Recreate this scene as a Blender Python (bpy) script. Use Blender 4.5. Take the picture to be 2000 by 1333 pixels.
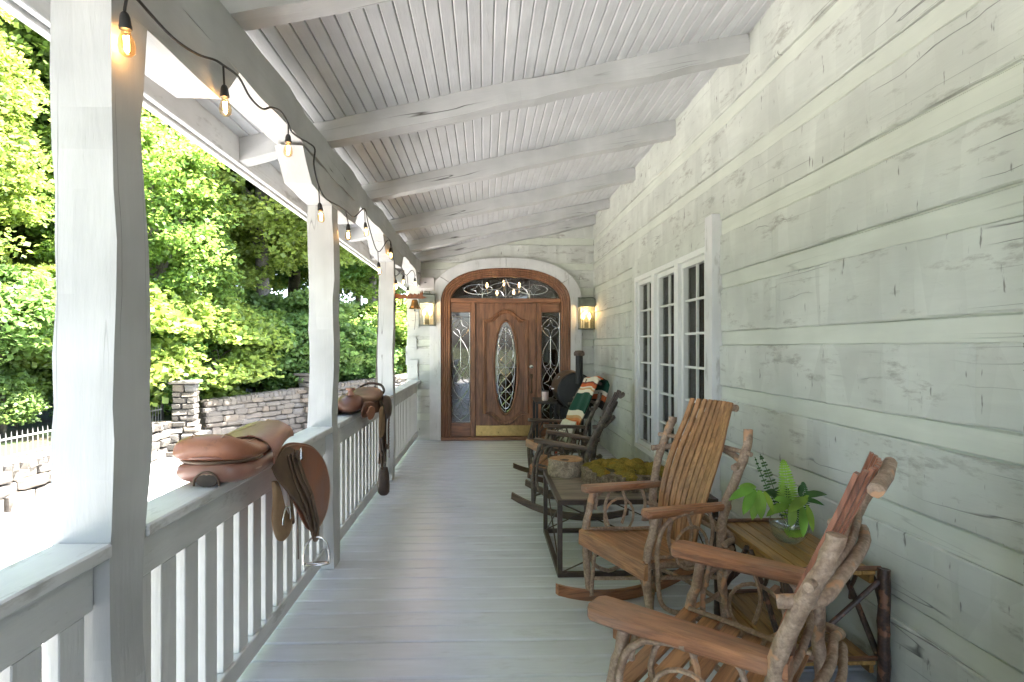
import bpy, bmesh, math, random
import numpy as np
from mathutils import Vector, Matrix, Euler

S = bpy.context.scene
for o in list(bpy.data.objects):
    bpy.data.objects.remove(o, do_unlink=True)
COL = S.collection
random.seed(7)
PI = math.pi

# ---------------------------------------------------------------- camera
H = 1.42; YAW = 0.033; F = 1150.0
cam = bpy.data.objects.new('camera', bpy.data.cameras.new('camera'))
COL.objects.link(cam)
cam.location = (0, 0, H)
cam.rotation_euler = (PI / 2, 0, -YAW)
cam.data.sensor_width = 36.0
cam.data.lens = F / 2000 * 36
cam.data.shift_x = 0.008
cam.data.shift_y = 0.00525
cam.data.clip_start = 0.02
cam.data.clip_end = 1500
S.camera = cam

# ---------------------------------------------------------------- sky, sun, exposure
SUNDIR = Vector((0.38, -0.02, 0.92)).normalized()      # towards the sun
el = math.asin(SUNDIR.z); az = math.atan2(SUNDIR.x, SUNDIR.y)
w = bpy.data.worlds.new('World'); S.world = w; w.use_nodes = True
nt = w.node_tree
bg = nt.nodes['Background']
sky = nt.nodes.new('ShaderNodeTexSky'); sky.sky_type = 'NISHITA'; sky.sun_disc = False
sky.sun_elevation = el; sky.sun_rotation = az
sky.air_density = 0.8; sky.dust_density = 3.5; sky.ozone_density = 1.0
nt.links.new(sky.outputs[0], bg.inputs[0]); bg.inputs[1].default_value = 0.15
sun = bpy.data.objects.new('sun', bpy.data.lights.new('sun', 'SUN')); COL.objects.link(sun)
sun.data.energy = 4.5; sun.data.angle = math.radians(0.55); sun.data.color = (1.0, 0.965, 0.91)
sun.rotation_euler = (-SUNDIR).to_track_quat('-Z', 'Y').to_euler()
S.view_settings.view_transform = 'Standard'; S.view_settings.look = 'None'
S.view_settings.gamma = 1.0; S.view_settings.exposure = 3.72
S.view_settings.use_curve_mapping = False
S.cycles.max_bounces = 10; S.cycles.diffuse_bounces = 6; S.cycles.glossy_bounces = 4
S.cycles.transmission_bounces = 6; S.cycles.transparent_max_bounces = 10

# ---------------------------------------------------------------- helpers
CS, SN = math.cos(YAW), math.sin(YAW)
def at(u, v, d):                      # photo pixel + camera depth -> point
    x = (u - 984) / F * d; z = H - (v - 677) / F * d
    return Vector((x * CS + d * SN, -x * SN + d * CS, z))
def atx(u, v, x):                     # photo pixel on the plane of constant x
    a = at(u, v, 1.0); t = x / a.x
    return Vector((x, a.y * t, H + (a.z - H) * t))
def fl(u, v, z):                      # photo pixel at a known height
    a = at(u, v, 1.0); t = (z - H) / (a.z - H)
    return Vector((a.x * t, a.y * t, z))

def props(o, label=None, cat=None, group=None, kind=None):
    if label: o['label'] = label
    if cat: o['category'] = cat
    if group: o['group'] = group
    if kind: o['kind'] = kind
    return o
def empty(name, loc=(0, 0, 0), rz=0.0, label=None, cat=None, group=None, kind=None):
    o = bpy.data.objects.new(name, None); COL.objects.link(o)
    o.location = loc; o.rotation_euler = (0, 0, rz); o.empty_display_size = 0.1
    return props(o, label, cat, group, kind)
def link(name, me, parent=None, mat=None):
    o = bpy.data.objects.new(name, me); COL.objects.link(o)
    if parent is not None: o.parent = parent
    if mat is not None:
        if len(me.materials) == 0: me.materials.append(mat)
        elif me.materials[0] != mat:
            o.material_slots[0].link = 'OBJECT'; o.material_slots[0].material = mat
    return o
def copy_tree(o, parent=None):
    c = o.copy(); COL.objects.link(c); c.parent = parent
    for ch in list(o.children): copy_tree(ch, c)
    return c

class MB:
    def __init__(s): s.v = []; s.f = []
    def add(s, vs, fs):
        b = len(s.v); s.v += [tuple(p) for p in vs]; s.f += [tuple(i + b for i in f) for f in fs]; return s
    def box(s, x0, x1, y0, y1, z0, z1, c=0.0, M=None):
        if c <= 0:
            vs = [(x, y, z) for z in (z0, z1) for y in (y0, y1) for x in (x0, x1)]
            fs = [(0, 2, 3, 1), (4, 5, 7, 6), (0, 1, 5, 4), (2, 6, 7, 3), (0, 4, 6, 2), (1, 3, 7, 5)]
        else:
            L = [(x0, x1), (y0, y1), (z0, z1)]; vs = []; idx = {}
            for k in range(8):
                sg = [(k >> a) & 1 for a in range(3)]
                for a in range(3):
                    p = [L[b][sg[b]] + (0 if b == a else (c if sg[b] == 0 else -c)) for b in range(3)]
                    idx[(k, a)] = len(vs); vs.append(tuple(p))
            fs = []
            for a in range(3):
                b, d = (a + 1) % 3, (a + 2) % 3
                for sd in (0, 1):
                    q = [(sd << a) | (i << b) | (j << d) for i, j in ((0, 0), (1, 0), (1, 1), (0, 1))]
                    f = [idx[(k, a)] for k in q]; fs.append(tuple(f if sd else f[::-1]))
                for i in (0, 1):
                    for j in (0, 1):
                        k0 = (i << b) | (j << d); k1 = k0 | (1 << a)
                        f = [idx[(k0, b)], idx[(k1, b)], idx[(k1, d)], idx[(k0, d)]]
                        fs.append(tuple(f if i == j else f[::-1]))
            for k in range(8):
                f = [idx[(k, 0)], idx[(k, 1)], idx[(k, 2)]]
                n = bin(k).count('1'); fs.append(tuple(f if n % 2 else f[::-1]))
        if M is not None: vs = [M @ Vector(p) for p in vs]
        return s.add(vs, fs)
    def tube(s, path, r, n=8, jit=0.0, flat=None, cap=True, rs=None):
        P = [Vector(p) for p in path]; m = len(P)
        R = list(r) if hasattr(r, '__len__') else [r] * m
        rr = rs or random
        vs = []; T0 = None; N = None
        for i in range(m):
            t = (P[min(i + 1, m - 1)] - P[max(i - 1, 0)])
            if t.length < 1e-9: t = Vector((0, 0, 1))
            t.normalize()
            if N is None:
                N = t.orthogonal().normalized()
                if flat is not None:
                    N = Vector(flat[0]); N = (N - t * N.dot(t)).normalized()
            else:
                N = (N - t * N.dot(t))
                N = N.normalized() if N.length > 1e-6 else t.orthogonal().normalized()
            B = t.cross(N)
            for k in range(n):
                a = 2 * PI * k / n
                q = R[i] * (1 + (rr.uniform(-jit, jit) if jit else 0))
                fa, fb = (1, 1) if flat is None else (1, flat[1])
                vs.append(P[i] + N * (math.cos(a) * q * fa) + B * (math.sin(a) * q * fb))
        fs = [(i * n + k, i * n + (k + 1) % n, (i + 1) * n + (k + 1) % n, (i + 1) * n + k) for i in range(m - 1) for k in range(n)]
        if cap: fs += [tuple(range(n))[::-1], tuple((m - 1) * n + k for k in range(n))]
        return s.add(vs, fs)
    def ring(s, c, R, r, ax='z', n=20, k=6, sx=1, sy=1):
        pts = []
        for i in range(n + 1):
            a = 2 * PI * i / n; p, q = R * sx * math.cos(a), R * sy * math.sin(a)
            pts.append(Vector(c) + (Vector((p, q, 0)) if ax == 'z' else Vector((p, 0, q)) if ax == 'y' else Vector((0, p, q))))
        return s.tube(pts, r, k, cap=False)
    def lathe(s, prof, n=16, c=(0, 0, 0), M=None, jit=0.0):
        vs = []; c = Vector(c)
        for r, z in prof:
            for k in range(n):
                a = 2 * PI * k / n; q = r * (1 + (random.uniform(-jit, jit) if jit else 0))
                p = Vector((q * math.cos(a), q * math.sin(a), z)); p = (M @ p if M is not None else p) + c
                vs.append(p)
        m = len(prof)
        fs = [(i * n + k, i * n + (k + 1) % n, (i + 1) * n + (k + 1) % n, (i + 1) * n + k) for i in range(m - 1) for k in range(n)]
        if prof[0][0] > 1e-6: fs.append(tuple(range(n))[::-1])
        if prof[-1][0] > 1e-6: fs.append(tuple((m - 1) * n + k for k in range(n)))
        return s.add(vs, fs)
    def prism(s, poly, fn0, fn1):     # closed 2D polygon -> two mapped copies
        n = len(poly)
        vs = [fn0(*p) for p in poly] + [fn1(*p) for p in poly]
        fs = [tuple(range(n))[::-1], tuple(range(n, 2 * n))] + [(i, (i + 1) % n, n + (i + 1) % n, n + i) for i in range(n)]
        return s.add(vs, fs)
    def strip(s, A, B, A2, B2):       # closed band between curve A (outer) and B (inner), front and back
        m = len(A); vs = list(A) + list(B) + list(A2) + list(B2)
        fs = []
        for i in range(m - 1):
            fs += [(i, i + 1, m + i + 1, m + i), (2 * m + i, 3 * m + i, 3 * m + i + 1, 2 * m + i + 1),
                   (i, 2 * m + i, 2 * m + i + 1, i + 1), (m + i, m + i + 1, 3 * m + i + 1, 3 * m + i)]
        fs += [(0, m, 3 * m, 2 * m), (m - 1, 3 * m - 1, 4 * m - 1, 2 * m - 1)]
        return s.add(vs, fs)
    def sheet(s, G, th):              # grid of points with thickness (normals by cross product)
        a, b = len(G), len(G[0]); vs = []; Nn = []
        for i in range(a):
            for j in range(b):
                du = G[min(i + 1, a - 1)][j] - G[max(i - 1, 0)][j]; dv = G[i][min(j + 1, b - 1)] - G[i][max(j - 1, 0)]
                n = du.cross(dv); Nn.append(n.normalized() if n.length > 1e-9 else Vector((0, 0, 1))); vs.append(G[i][j])
        N0 = len(vs); vs = vs + [p - n * th for p, n in zip(vs, Nn)]
        fs = []
        ix = lambda i, j: i * b + j
        for i in range(a - 1):
            for j in range(b - 1):
                q = (ix(i, j), ix(i + 1, j), ix(i + 1, j + 1), ix(i, j + 1)); fs.append(q); fs.append(tuple(N0 + k for k in q[::-1]))
        bd = [ix(0, j) for j in range(b)] + [ix(i, b - 1) for i in range(1, a)] + [ix(a - 1, j) for j in range(b - 2, -1, -1)] + [ix(i, 0) for i in range(a - 2, 0, -1)]
        for i in range(len(bd)):
            p, q = bd[i], bd[(i + 1) % len(bd)]; fs.append((p, q, N0 + q, N0 + p))
        return s.add(vs, fs)
    def mesh(s, name, smooth=0.6):
        me = bpy.data.meshes.new(name); me.from_pydata(s.v, [], s.f)
        bm = bmesh.new(); bm.from_mesh(me); bmesh.ops.recalc_face_normals(bm, faces=bm.faces); bm.to_mesh(me); bm.free()
        if smooth:
            me.polygons.foreach_set('use_smooth', [True] * len(me.polygons)); me.set_sharp_from_angle(angle=smooth)
        me.update(); return me
    def build(s, name, mat, parent=None, smooth=0.6, loc=None):
        o = link(name, s.mesh(name, smooth), parent, mat)
        if loc is not None: o.location = loc
        return o

def smooth_path(pts, n=6):            # Catmull-Rom through points
    P = [Vector(p) for p in pts]; out = []
    for i in range(len(P) - 1):
        p0, p1, p2, p3 = P[max(i - 1, 0)], P[i], P[i + 1], P[min(i + 2, len(P) - 1)]
        for k in range(n):
            t = k / n
            out.append(0.5 * ((2 * p1) + (p2 - p0) * t + (2 * p0 - 5 * p1 + 4 * p2 - p3) * t * t + (3 * p1 - p0 - 3 * p2 + p3) * t ** 3))
    out.append(P[-1]); return out
def wob(path, amp, seed=0):
    r = random.Random(seed)
    return [Vector(p) + Vector((r.uniform(-amp, amp), r.uniform(-amp, amp), r.uniform(-amp, amp))) for p in path]

def hewn(mb, axis, a0, a1, b0, b1, c0, c1, amp=0.006, step=0.11, seed=0, sub=2, ends=None):
    """hand-hewn timber along axis: jittered stations, facetted sides. b,c are the other two axes in cyclic order"""
    r = random.Random(seed); st = [a0]
    while st[-1] < a1 - step * 0.8: st.append(st[-1] + step * r.uniform(0.55, 1.45))
    st[-1] = a1
    ring = []
    for k in range(sub): ring.append((k / sub, 0.0))
    for k in range(sub): ring.append((1.0, k / sub))
    for k in range(sub): ring.append((1 - k / sub, 1.0))
    for k in range(sub): ring.append((0.0, 1 - k / sub))
    n = len(ring); vs = []; ph = [r.uniform(0, 6.28) for _ in range(4)]
    for i, s_ in enumerate(st):
        ob = [1.1 * amp * math.sin(s_ * 4.3 + p) + 0.5 * amp * math.sin(s_ * 9.7 + 2 * p) + r.uniform(-amp, amp) * 0.35 for p in ph]
        for (p, q) in ring:
            B = b0 + (b1 - b0) * p; C = c0 + (c1 - c0) * q
            if p == 0: B += ob[0]
            if p == 1: B += ob[1]
            if q == 0: C += ob[2]
            if q == 1: C += ob[3]
            B += r.uniform(-amp, amp) * 0.45; C += r.uniform(-amp, amp) * 0.45
            A = s_
            if ends: A = ends(s_, i == 0, i == len(st) - 1, p, q)
            v = [0, 0, 0]; v[axis] = A; v[(axis + 1) % 3] = B; v[(axis + 2) % 3] = C; vs.append(tuple(v))
    fs = [(i * n + k, i * n + (k + 1) % n, (i + 1) * n + (k + 1) % n, (i + 1) * n + k) for i in range(len(st) - 1) for k in range(n)]
    fs += [tuple(range(n))[::-1], tuple((len(st) - 1) * n + k for k in range(n))]
    return mb.add(vs, fs)

# ---------------------------------------------------------------- materials
class NT:
    def __init__(s, name):
        s.m = bpy.data.materials.new(name); s.m.use_nodes = True; s.t = s.m.node_tree
        s.b = s.t.nodes['Principled BSDF']; s.o = s.t.nodes['Material Output']
    def n(s, typ, **kw):
        nd = s.t.nodes.new(typ)
        for k, v in kw.items():
            if k.startswith('i_'):
                key = k[2:]; nd.inputs[int(key) if key.isdigit() else key.replace('_', ' ')].default_value = v
            else: setattr(nd, k, v)
        return nd
    def l(s, a, b): s.t.links.new(a, b); return s
    def coord(s, scale=(1, 1, 1), loc=(0, 0, 0), rnd=False):
        c = s.n('ShaderNodeTexCoord'); m = s.n('ShaderNodeMapping'); m.inputs['Scale'].default_value = scale
        m.inputs['Location'].default_value = loc; src = c.outputs['Object']
        if rnd:
            oi = s.n('ShaderNodeObjectInfo'); mul = s.n('ShaderNodeMath', operation='MULTIPLY', i_1=37.0); s.l(oi.outputs['Random'], mul.inputs[0])
            ad = s.n('ShaderNodeVectorMath', operation='ADD'); s.l(src, ad.inputs[0]); s.l(mul.outputs[0], ad.inputs[1]); src = ad.outputs[0]
        s.l(src, m.inputs['Vector']); return m.outputs[0]
    def noise(s, vec, scale, det=4, rough=0.55, dist=0.0):
        nd = s.n('ShaderNodeTexNoise', i_Scale=scale, i_Detail=det, i_Roughness=rough, i_Distortion=dist); s.l(vec, nd.inputs['Vector']); return nd.outputs['Fac']
    def ramp(s, fac, stops):
        r = s.n('ShaderNodeValToRGB'); e = r.color_ramp.elements
        while len(e) < len(stops): e.new(0.5)
        for el_, (p, c) in zip(e, stops):
            el_.position = p; el_.color = (c, c, c, 1) if not hasattr(c, '__len__') else (*c, 1)
        s.l(fac, r.inputs[0]); return r.outputs[0]
    def mix(s, fac, a, b, mode='MIX'):
        m = s.n('ShaderNodeMix', data_type='RGBA', blend_type=mode)
        for x, i in ((fac, 0), (a, 6), (b, 7)):
            if isinstance(x, (int, float)): m.inputs[i].default_value = x
            elif isinstance(x, tuple): m.inputs[i].default_value = (*x, 1)
            else: s.l(x, m.inputs[i])
        return m.outputs[2]
    def bump(s, h, st=0.3, d=0.01, prev=None):
        b = s.n('ShaderNodeBump', i_Strength=st, i_Distance=d); s.l(h, b.inputs['Height'])
        if prev is not None: s.l(prev, b.inputs['Normal'])
        return b.outputs[0]
    def done(s, col=None, rough=0.6, metal=0.0, normal=None, spec=None):
        if col is not None:
            if isinstance(col, tuple): s.b.inputs['Base Color'].default_value = (*col, 1)
            else: s.l(col, s.b.inputs['Base Color'])
        if isinstance(rough, (int, float)): s.b.inputs['Roughness'].default_value = rough
        else: s.l(rough, s.b.inputs['Roughness'])
        s.b.inputs['Metallic'].default_value = metal
        if spec is not None: s.b.inputs['Specular IOR Level'].default_value = spec
        if normal is not None: s.l(normal, s.b.inputs['Normal'])
        return s.m

def axs(ax, along, across):
    return tuple(along if i == ax else across for i in range(3))
def paint(name, col, ax, rough=0.62, crack=1.0, var=0.12, wear=None, rnd=False, grain=0.25, shade_nick=None):
    t = NT(name); v = t.coord(axs(ax, 0.12, 1.0), rnd=rnd); vi = t.coord(rnd=rnd)
    big = t.noise(vi, 2.3, 3); fine = t.noise(v, 90, 5, 0.65); mid = t.noise(v, 14, 4, 0.6, 0.6)
    d = tuple(c * (1 - 2 * var) for c in col); b_ = tuple(min(1, c * (1 + var)) for c in col)
    c = t.mix(t.ramp(big, [(0.3, 0.0), (0.7, 1.0)]), d, b_)
    c = t.mix(t.ramp(mid, [(0.35, 0.35), (0.62, 0.0)]), c, tuple(x * 0.8 for x in col))
    # checks: thin dark splits along the grain, where a contour of stretched noise passes and only in patches
    vc = t.coord(axs(ax, 0.035, 1.6), (3.1, 1.7, 5.3), rnd=rnd); cn = t.noise(vc, 4.5, 2, 0.45, 0.0)
    line = t.ramp(cn, [(0.4965, 0.0), (0.4995, 1.0), (0.5005, 1.0), (0.5035, 0.0)])
    patch = t.ramp(t.noise(vi, 1.3, 2), [(0.5, 0.0), (0.6, 1.0)])
    ck = t.n('ShaderNodeMath', operation='MULTIPLY'); t.l(line, ck.inputs[0]); t.l(patch, ck.inputs[1])
    ck2 = t.n('ShaderNodeMath', operation='MULTIPLY', i_1=crack); t.l(ck.outputs[0], ck2.inputs[0])
    c = t.mix(ck2.outputs[0], c, (0.09, 0.085, 0.08))
    if wear:
        wn = t.ramp(t.noise(t.coord(axs(ax, 0.35, 1.3), (9, 4, 2), rnd=rnd), 9, 6, 0.7), [(0.57, 0.0), (0.67, wear)])
        c = t.mix(wn, c, (0.22, 0.20, 0.17))
    if shade_nick is not None:              # facet shading painted as tone steps across the log, plus short upright axe nicks
        sc = [1.0, 1.0, 1.0]; sc[shade_nick] = 7.0; sc[2] = 1.6; sc[1 - shade_nick] = 0.2
        vo = t.n('ShaderNodeTexVoronoi', i_Scale=1.0, i_Randomness=0.9); t.l(t.coord(tuple(sc)), vo.inputs['Vector'])
        sp_ = t.n('ShaderNodeSeparateColor'); t.l(vo.outputs['Color'], sp_.inputs[0])
        c = t.mix(t.ramp(sp_.outputs[0], [(0.0, 0.38), (0.7, 0.0)]), c, tuple(x * 0.72 for x in col))
        sn = [1.0, 1.0, 1.0]; sn[shade_nick] = 30.0; sn[2] = 7.0; sn[1 - shade_nick] = 0.5
        nk = t.ramp(t.noise(t.coord(tuple(sn), (2, 7, 1)), 1.0, 3, 0.6), [(0.665, 0.0), (0.72, 0.85)])
        c = t.mix(nk, c, (0.17, 0.165, 0.15))
    n1 = t.bump(fine, grain, 0.004); n2 = t.bump(mid, 0.35, 0.008, n1)
    inv = t.n('ShaderNodeMath', operation='SUBTRACT', i_0=1.0); t.l(ck2.outputs[0], inv.inputs[1])
    n3 = t.bump(inv.outputs[0], 0.5, 0.006, n2)
    return t.done(c, rough, normal=n3, spec=0.35)

def timber(name, dark, light, ax, rough=0.5, scale=1.0, rnd=True, grey=0.0):
    t = NT(name); v = t.coord(axs(ax, 0.10, 1.0), rnd=rnd); vi = t.coord(rnd=rnd)
    g = t.noise(v, 60 * scale, 5, 0.65, 0.5); g2 = t.noise(v, 12 * scale, 3, 0.5, 1.2); big = t.noise(vi, 4, 3)
    c = t.mix(t.ramp(g2, [(0.3, 0.0), (0.7, 1.0)]), dark, light)
    c = t.mix(t.ramp(g, [(0.38, 0.6), (0.56, 0.0)]), c, tuple(x * 0.4 for x in dark))
    ck = t.noise(t.coord(axs(ax, 0.04, 1.0), (4, 2, 7), rnd=rnd), 26 * scale, 2, 0.4); c = t.mix(t.ramp(ck, [(0.49, 0.0), (0.498, 0.4), (0.502, 0.4), (0.51, 0.0)]), c, tuple(x * 0.3 for x in dark))
    if grey: c = t.mix(t.ramp(big, [(0.42, 0.0), (0.65, grey)]), c, (0.23, 0.20, 0.17))
    return t.done(c, rough, normal=t.bump(g, 0.3, 0.003))
def bark(name, dark, light, peel=None, rough=0.75, scale=1.0, rnd=True):
    t = NT(name); v = t.coord(rnd=rnd)
    a = t.noise(v, 22 * scale, 5, 0.65, 0.4); b = t.noise(v, 90 * scale, 4, 0.6)
    c = t.mix(t.ramp(a, [(0.35, 0.0), (0.65, 1.0)]), dark, light)
    c = t.mix(t.ramp(b, [(0.4, 0.5), (0.6, 0.0)]), c, tuple(x * 0.5 for x in dark))
    if peel: c = t.mix(t.ramp(t.noise(v, 11 * scale, 3), [(0.60, 0.0), (0.64, 0.9)]), c, peel)
    return t.done(c, rough, normal=t.bump(a, 0.5, 0.006, t.bump(b, 0.4, 0.003)))
def plain(name, col, rough=0.5, metal=0.0, var=0.15, scale=20, bump=0.1, rnd=False):
    t = NT(name); v = t.coord(rnd=rnd); n = t.noise(v, scale, 4)
    c = t.mix(t.ramp(n, [(0.3, 0.0), (0.7, 1.0)]), tuple(x * (1 - var) for x in col), tuple(min(1, x * (1 + var)) for x in col))
    r = t.ramp(n, [(0.2, max(0, rough - 0.08)), (0.8, min(1, rough + 0.08))])
    return t.done(c, r, metal, t.bump(n, bump, 0.003) if bump else None)
def emit(name, col, st):
    t = NT(name); e = t.n('ShaderNodeEmission', i_Strength=st); e.inputs[0].default_value = (*col, 1); t.l(e.outputs[0], t.o.inputs[0]); return t.m
def glass(name, tint=(1, 1, 1), refl=1.0, rough=0.01, alpha=0.0):
    t = NT(name); tr = t.n('ShaderNodeBsdfTransparent'); tr.inputs[0].default_value = (*tint, 1)
    gl = t.n('ShaderNodeBsdfGlossy', i_Roughness=rough); lw = t.n('ShaderNodeLayerWeight', i_Blend=0.5); pw = t.n('ShaderNodeMath', operation='POWER', i_1=4.0); t.l(lw.outputs['Facing'], pw.inputs[0])
    fr = t.n('ShaderNodeMath', operation='MULTIPLY_ADD', i_1=0.8, i_2=0.045); t.l(pw.outputs[0], fr.inputs[0])
    mu = t.n('ShaderNodeMath', operation='MULTIPLY', i_1=refl, use_clamp=True); t.l(fr.outputs[0], mu.inputs[0])
    mx = t.n('ShaderNodeMixShader'); t.l(mu.outputs[0], mx.inputs[0]); t.l(tr.outputs[0], mx.inputs[1]); t.l(gl.outputs[0], mx.inputs[2])
    t.l(mx.outputs[0], t.o.inputs[0]); return t.m

WHITE = (0.51, 0.51, 0.505)
M = {}
for k, ax in (('x', 0), ('y', 1), ('z', 2)):
    M['post_' + k] = paint('painted_timber_' + k, WHITE, ax)
    M['trim_' + k] = paint('painted_trim_' + k, (0.66, 0.66, 0.655), ax, 0.55, 0.3, 0.08, wear=0.45)
M['ceil'] = paint('ceiling_paint', (0.58, 0.58, 0.59), 1, 0.55, 0.0, 0.07, rnd=True)
M['log_y'] = paint('log_paint_side', (0.58, 0.60, 0.545), 1, 0.68, 0.9, 0.09, wear=0.6, shade_nick=1)
M['log_x'] = paint('log_paint_end', (0.60, 0.61, 0.575), 0, 0.68, 0.9, 0.09, wear=0.65, shade_nick=0)
M['chink'] = paint('chinking_paint', (0.60, 0.625, 0.55), 1, 0.7, 0.3, 0.06, grain=0.1)
M['floor'] = paint('deck_paint', (0.58, 0.605, 0.65), 0, 0.27, 0.0, 0.05, wear=0.16, rnd=True, grain=0.12)
M['vinyl'] = plain('white_window_paint', (0.72, 0.73, 0.70), 0.4, var=0.03, bump=0.03)
M['black'] = plain('black_iron', (0.018, 0.018, 0.018), 0.45, 0.3)
M['rubber'] = plain('black_rubber', (0.02, 0.019, 0.018), 0.55)
# ================================================================ porch structure
XW, WY, XP, YB = 1.67, 8.95, -0.965, -5.0
SL = 0.222; TH = math.atan(SL)
zr = lambda x: 2.68 + SL * (x - XP)          # underside of rafters
zc = lambda x: zr(x) + 0.135                 # underside of ceiling boards

# floor
floor = empty('porch_floor', (0, 0, 0), kind='structure', label='blue grey painted porch floor of planks laid across')
pl = MB().box(-1.15, XW + 0.1, 0.0, 0.149, -0.03, 0.0, 0.007).mesh('plank', 0.5)
y = YB
while y < WY + 0.1:
    o = link('plank', pl, floor, M['floor']); o.location = (0, y, random.uniform(-0.0012, 0.0012)); y += 0.157
MB().box(-1.12, XW + 0.1, YB, WY, -0.22, -0.034).build('gap_shade_bed', plain('deck_gap_shade', (0.02, 0.018, 0.016), 0.9), floor)  # near-black box under the deck, painting the shade seen in the plank gaps

# ceiling boards
ceil = empty('porch_ceiling', kind='structure', label='white tongue and groove board ceiling above the rafters')
cb = MB().box(0.0, 0.0632, YB, WY + 0.2, 0.0, 0.018, 0.005).mesh('board', 0.5)
n = int((XW + 0.05 + 1.5) / math.cos(TH) / 0.0662)
for i in range(n + 1):
    x = -1.5 + i * 0.0662 * math.cos(TH)
    o = link('board', cb, ceil, M['ceil']); o.location = (x, 0, zc(x) + random.uniform(-0.001, 0.001)); o.rotation_euler = (0, -TH, 0)
ro = MB(); x0, x1 = -1.6, 8.0
ro.prism([(x0, zc(x0) + 0.03), (x1, zc(x1) + 0.03), (x1, zc(x1) + 0.2), (x0, zc(x0) + 0.2)], lambda a, b: (a, YB - 0.3, b), lambda a, b: (a, 15.0, b))
ro.build('roof_deck', plain('roof_shingle', (0.06, 0.055, 0.05), 0.9), ceil, 0)

# rafters
RY = [2.26, 3.66, 5.08, 6.46, 7.80, 8.79]
RL = ['partly cut off rafter at the top edge of the picture, nearest', 'long hewn white rafter nearest in full view, crossing the ceiling',
      'hewn white rafter with a long dark split near the wall end', 'hewn white rafter, third from the door wall',
      'hewn white rafter, second from the door wall', 'hewn white rafter lying against the door wall above the arch']
for i, (yy, lb) in enumerate(zip(RY, RL)):
    m = MB(); hewn(m, 0, 0.0, (XW + 1.5) / math.cos(TH) + 0.02, 0.0, 0.125, 0.0, 0.136, 0.0065, 0.13, 100 + i)
    o = m.build('rafter', M['post_x'], smooth=0.05); o.location = (-1.5, yy, zr(-1.5)); o.rotation_euler = (0, -TH, 0)
    props(o, lb, 'rafter', 'ceiling rafters')

# plate beam with bolsters
bo = empty('porch_beam', (XP - 0.08, 0, 2.5), label='long hewn white beam carried on the three porch posts', cat='beam')
m = MB(); hewn(m, 1, YB, WY - 0.002, 2.50, 2.682, XP - 0.155, XP + 0.002, 0.007, 0.14, 31)
o = m.build('beam_timber', M['post_y'], bo, 0.05, (-(XP - 0.08), 0, -2.5))
PY = [1.565, 3.79, 6.26]
for i, py in enumerate(PY + [8.95]):
    c = py + 0.08; m = MB(); hi_ = c + 0.54 if i < 3 else WY - 0.003
    def ends(s, f, l, p, q, i=i):
        return s - 0.17 * p if f else (s + 0.17 * p if (l and i < 3) else s)
    hewn(m, 1, c - 0.54, hi_, 2.325, 2.496, XP - 0.157, XP - 0.001, 0.005, 0.15, 41 + i, ends=ends)
    m.build('bolster', M['post_y'], bo, 0.05, (-(XP - 0.08), 0, -2.5))
PLAB = ['thick hewn white porch post nearest the camera, lit bulb beside its top', 'middle hewn white porch post between the two saddles', 'farthest hewn white porch post, beside the hanging bell']
for i, py in enumerate(PY):
    m = MB(); hewn(m, 2, -0.0, 2.33, XP - 0.155, XP, py, py + 0.155, 0.0065, 0.12, 61 + i, sub=3)
    props(m.build('porch_post', M['post_z'], smooth=0.06), PLAB[i], 'post', 'porch posts')
m = MB().box(-1.535, -1.50, YB, 14, zr(-1.5) - 0.02, zc(-1.5) + 0.03, 0.004); m.box(-1.58, -1.537, YB, 14, zr(-1.5) - 0.035, zc(-1.5) + 0.06, 0.004)
props(m.build('eave_fascia', M['trim_y']), 'long white fascia board along the outer eave edge', 'fascia')

# railings
balm = MB().box(-1.056, -1.018, 0, 0.092, 0.142, 0.734, 0.003).mesh('baluster', 0.5)
RLAB = ['white porch railing nearest the camera, running off the left edge', 'white porch railing carrying the tan jumping saddle',
        'white porch railing carrying the dark saddle with hanging straps', 'white porch railing between the farthest post and the door wall']
segs = [(YB, PY[0]), (PY[0] + 0.155, PY[1]), (PY[1] + 0.155, PY[2]), (PY[2] + 0.155, WY)]
for (a, b), lb in zip(segs, RLAB):
    r = empty('railing', (0, 0, 0), label=lb, cat='railing', group='porch railings')
    MB().box(-1.112, -0.963, a + 0.004, b - 0.004, 0.872, 0.91, 0.005).build('top_rail', M['trim_y'], r)
    MB().box(-1.066, -1.012, a + 0.004, b - 0.004, 0.735, 0.871, 0.004).build('sub_rail', M['trim_y'], r)
    MB().box(-1.072, -1.006, a + 0.004, b - 0.004, 0.055, 0.141, 0.004).build('bottom_rail', M['trim_y'], r)
    L = b - a; nb = max(1, round(L / 0.143)); p = L / nb
    for k in range(nb):
        yy = a + p * (k + 0.5) - 0.049
        o = link('baluster', balm, r, M['trim_z']); o.location = (0, yy, 0)

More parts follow.
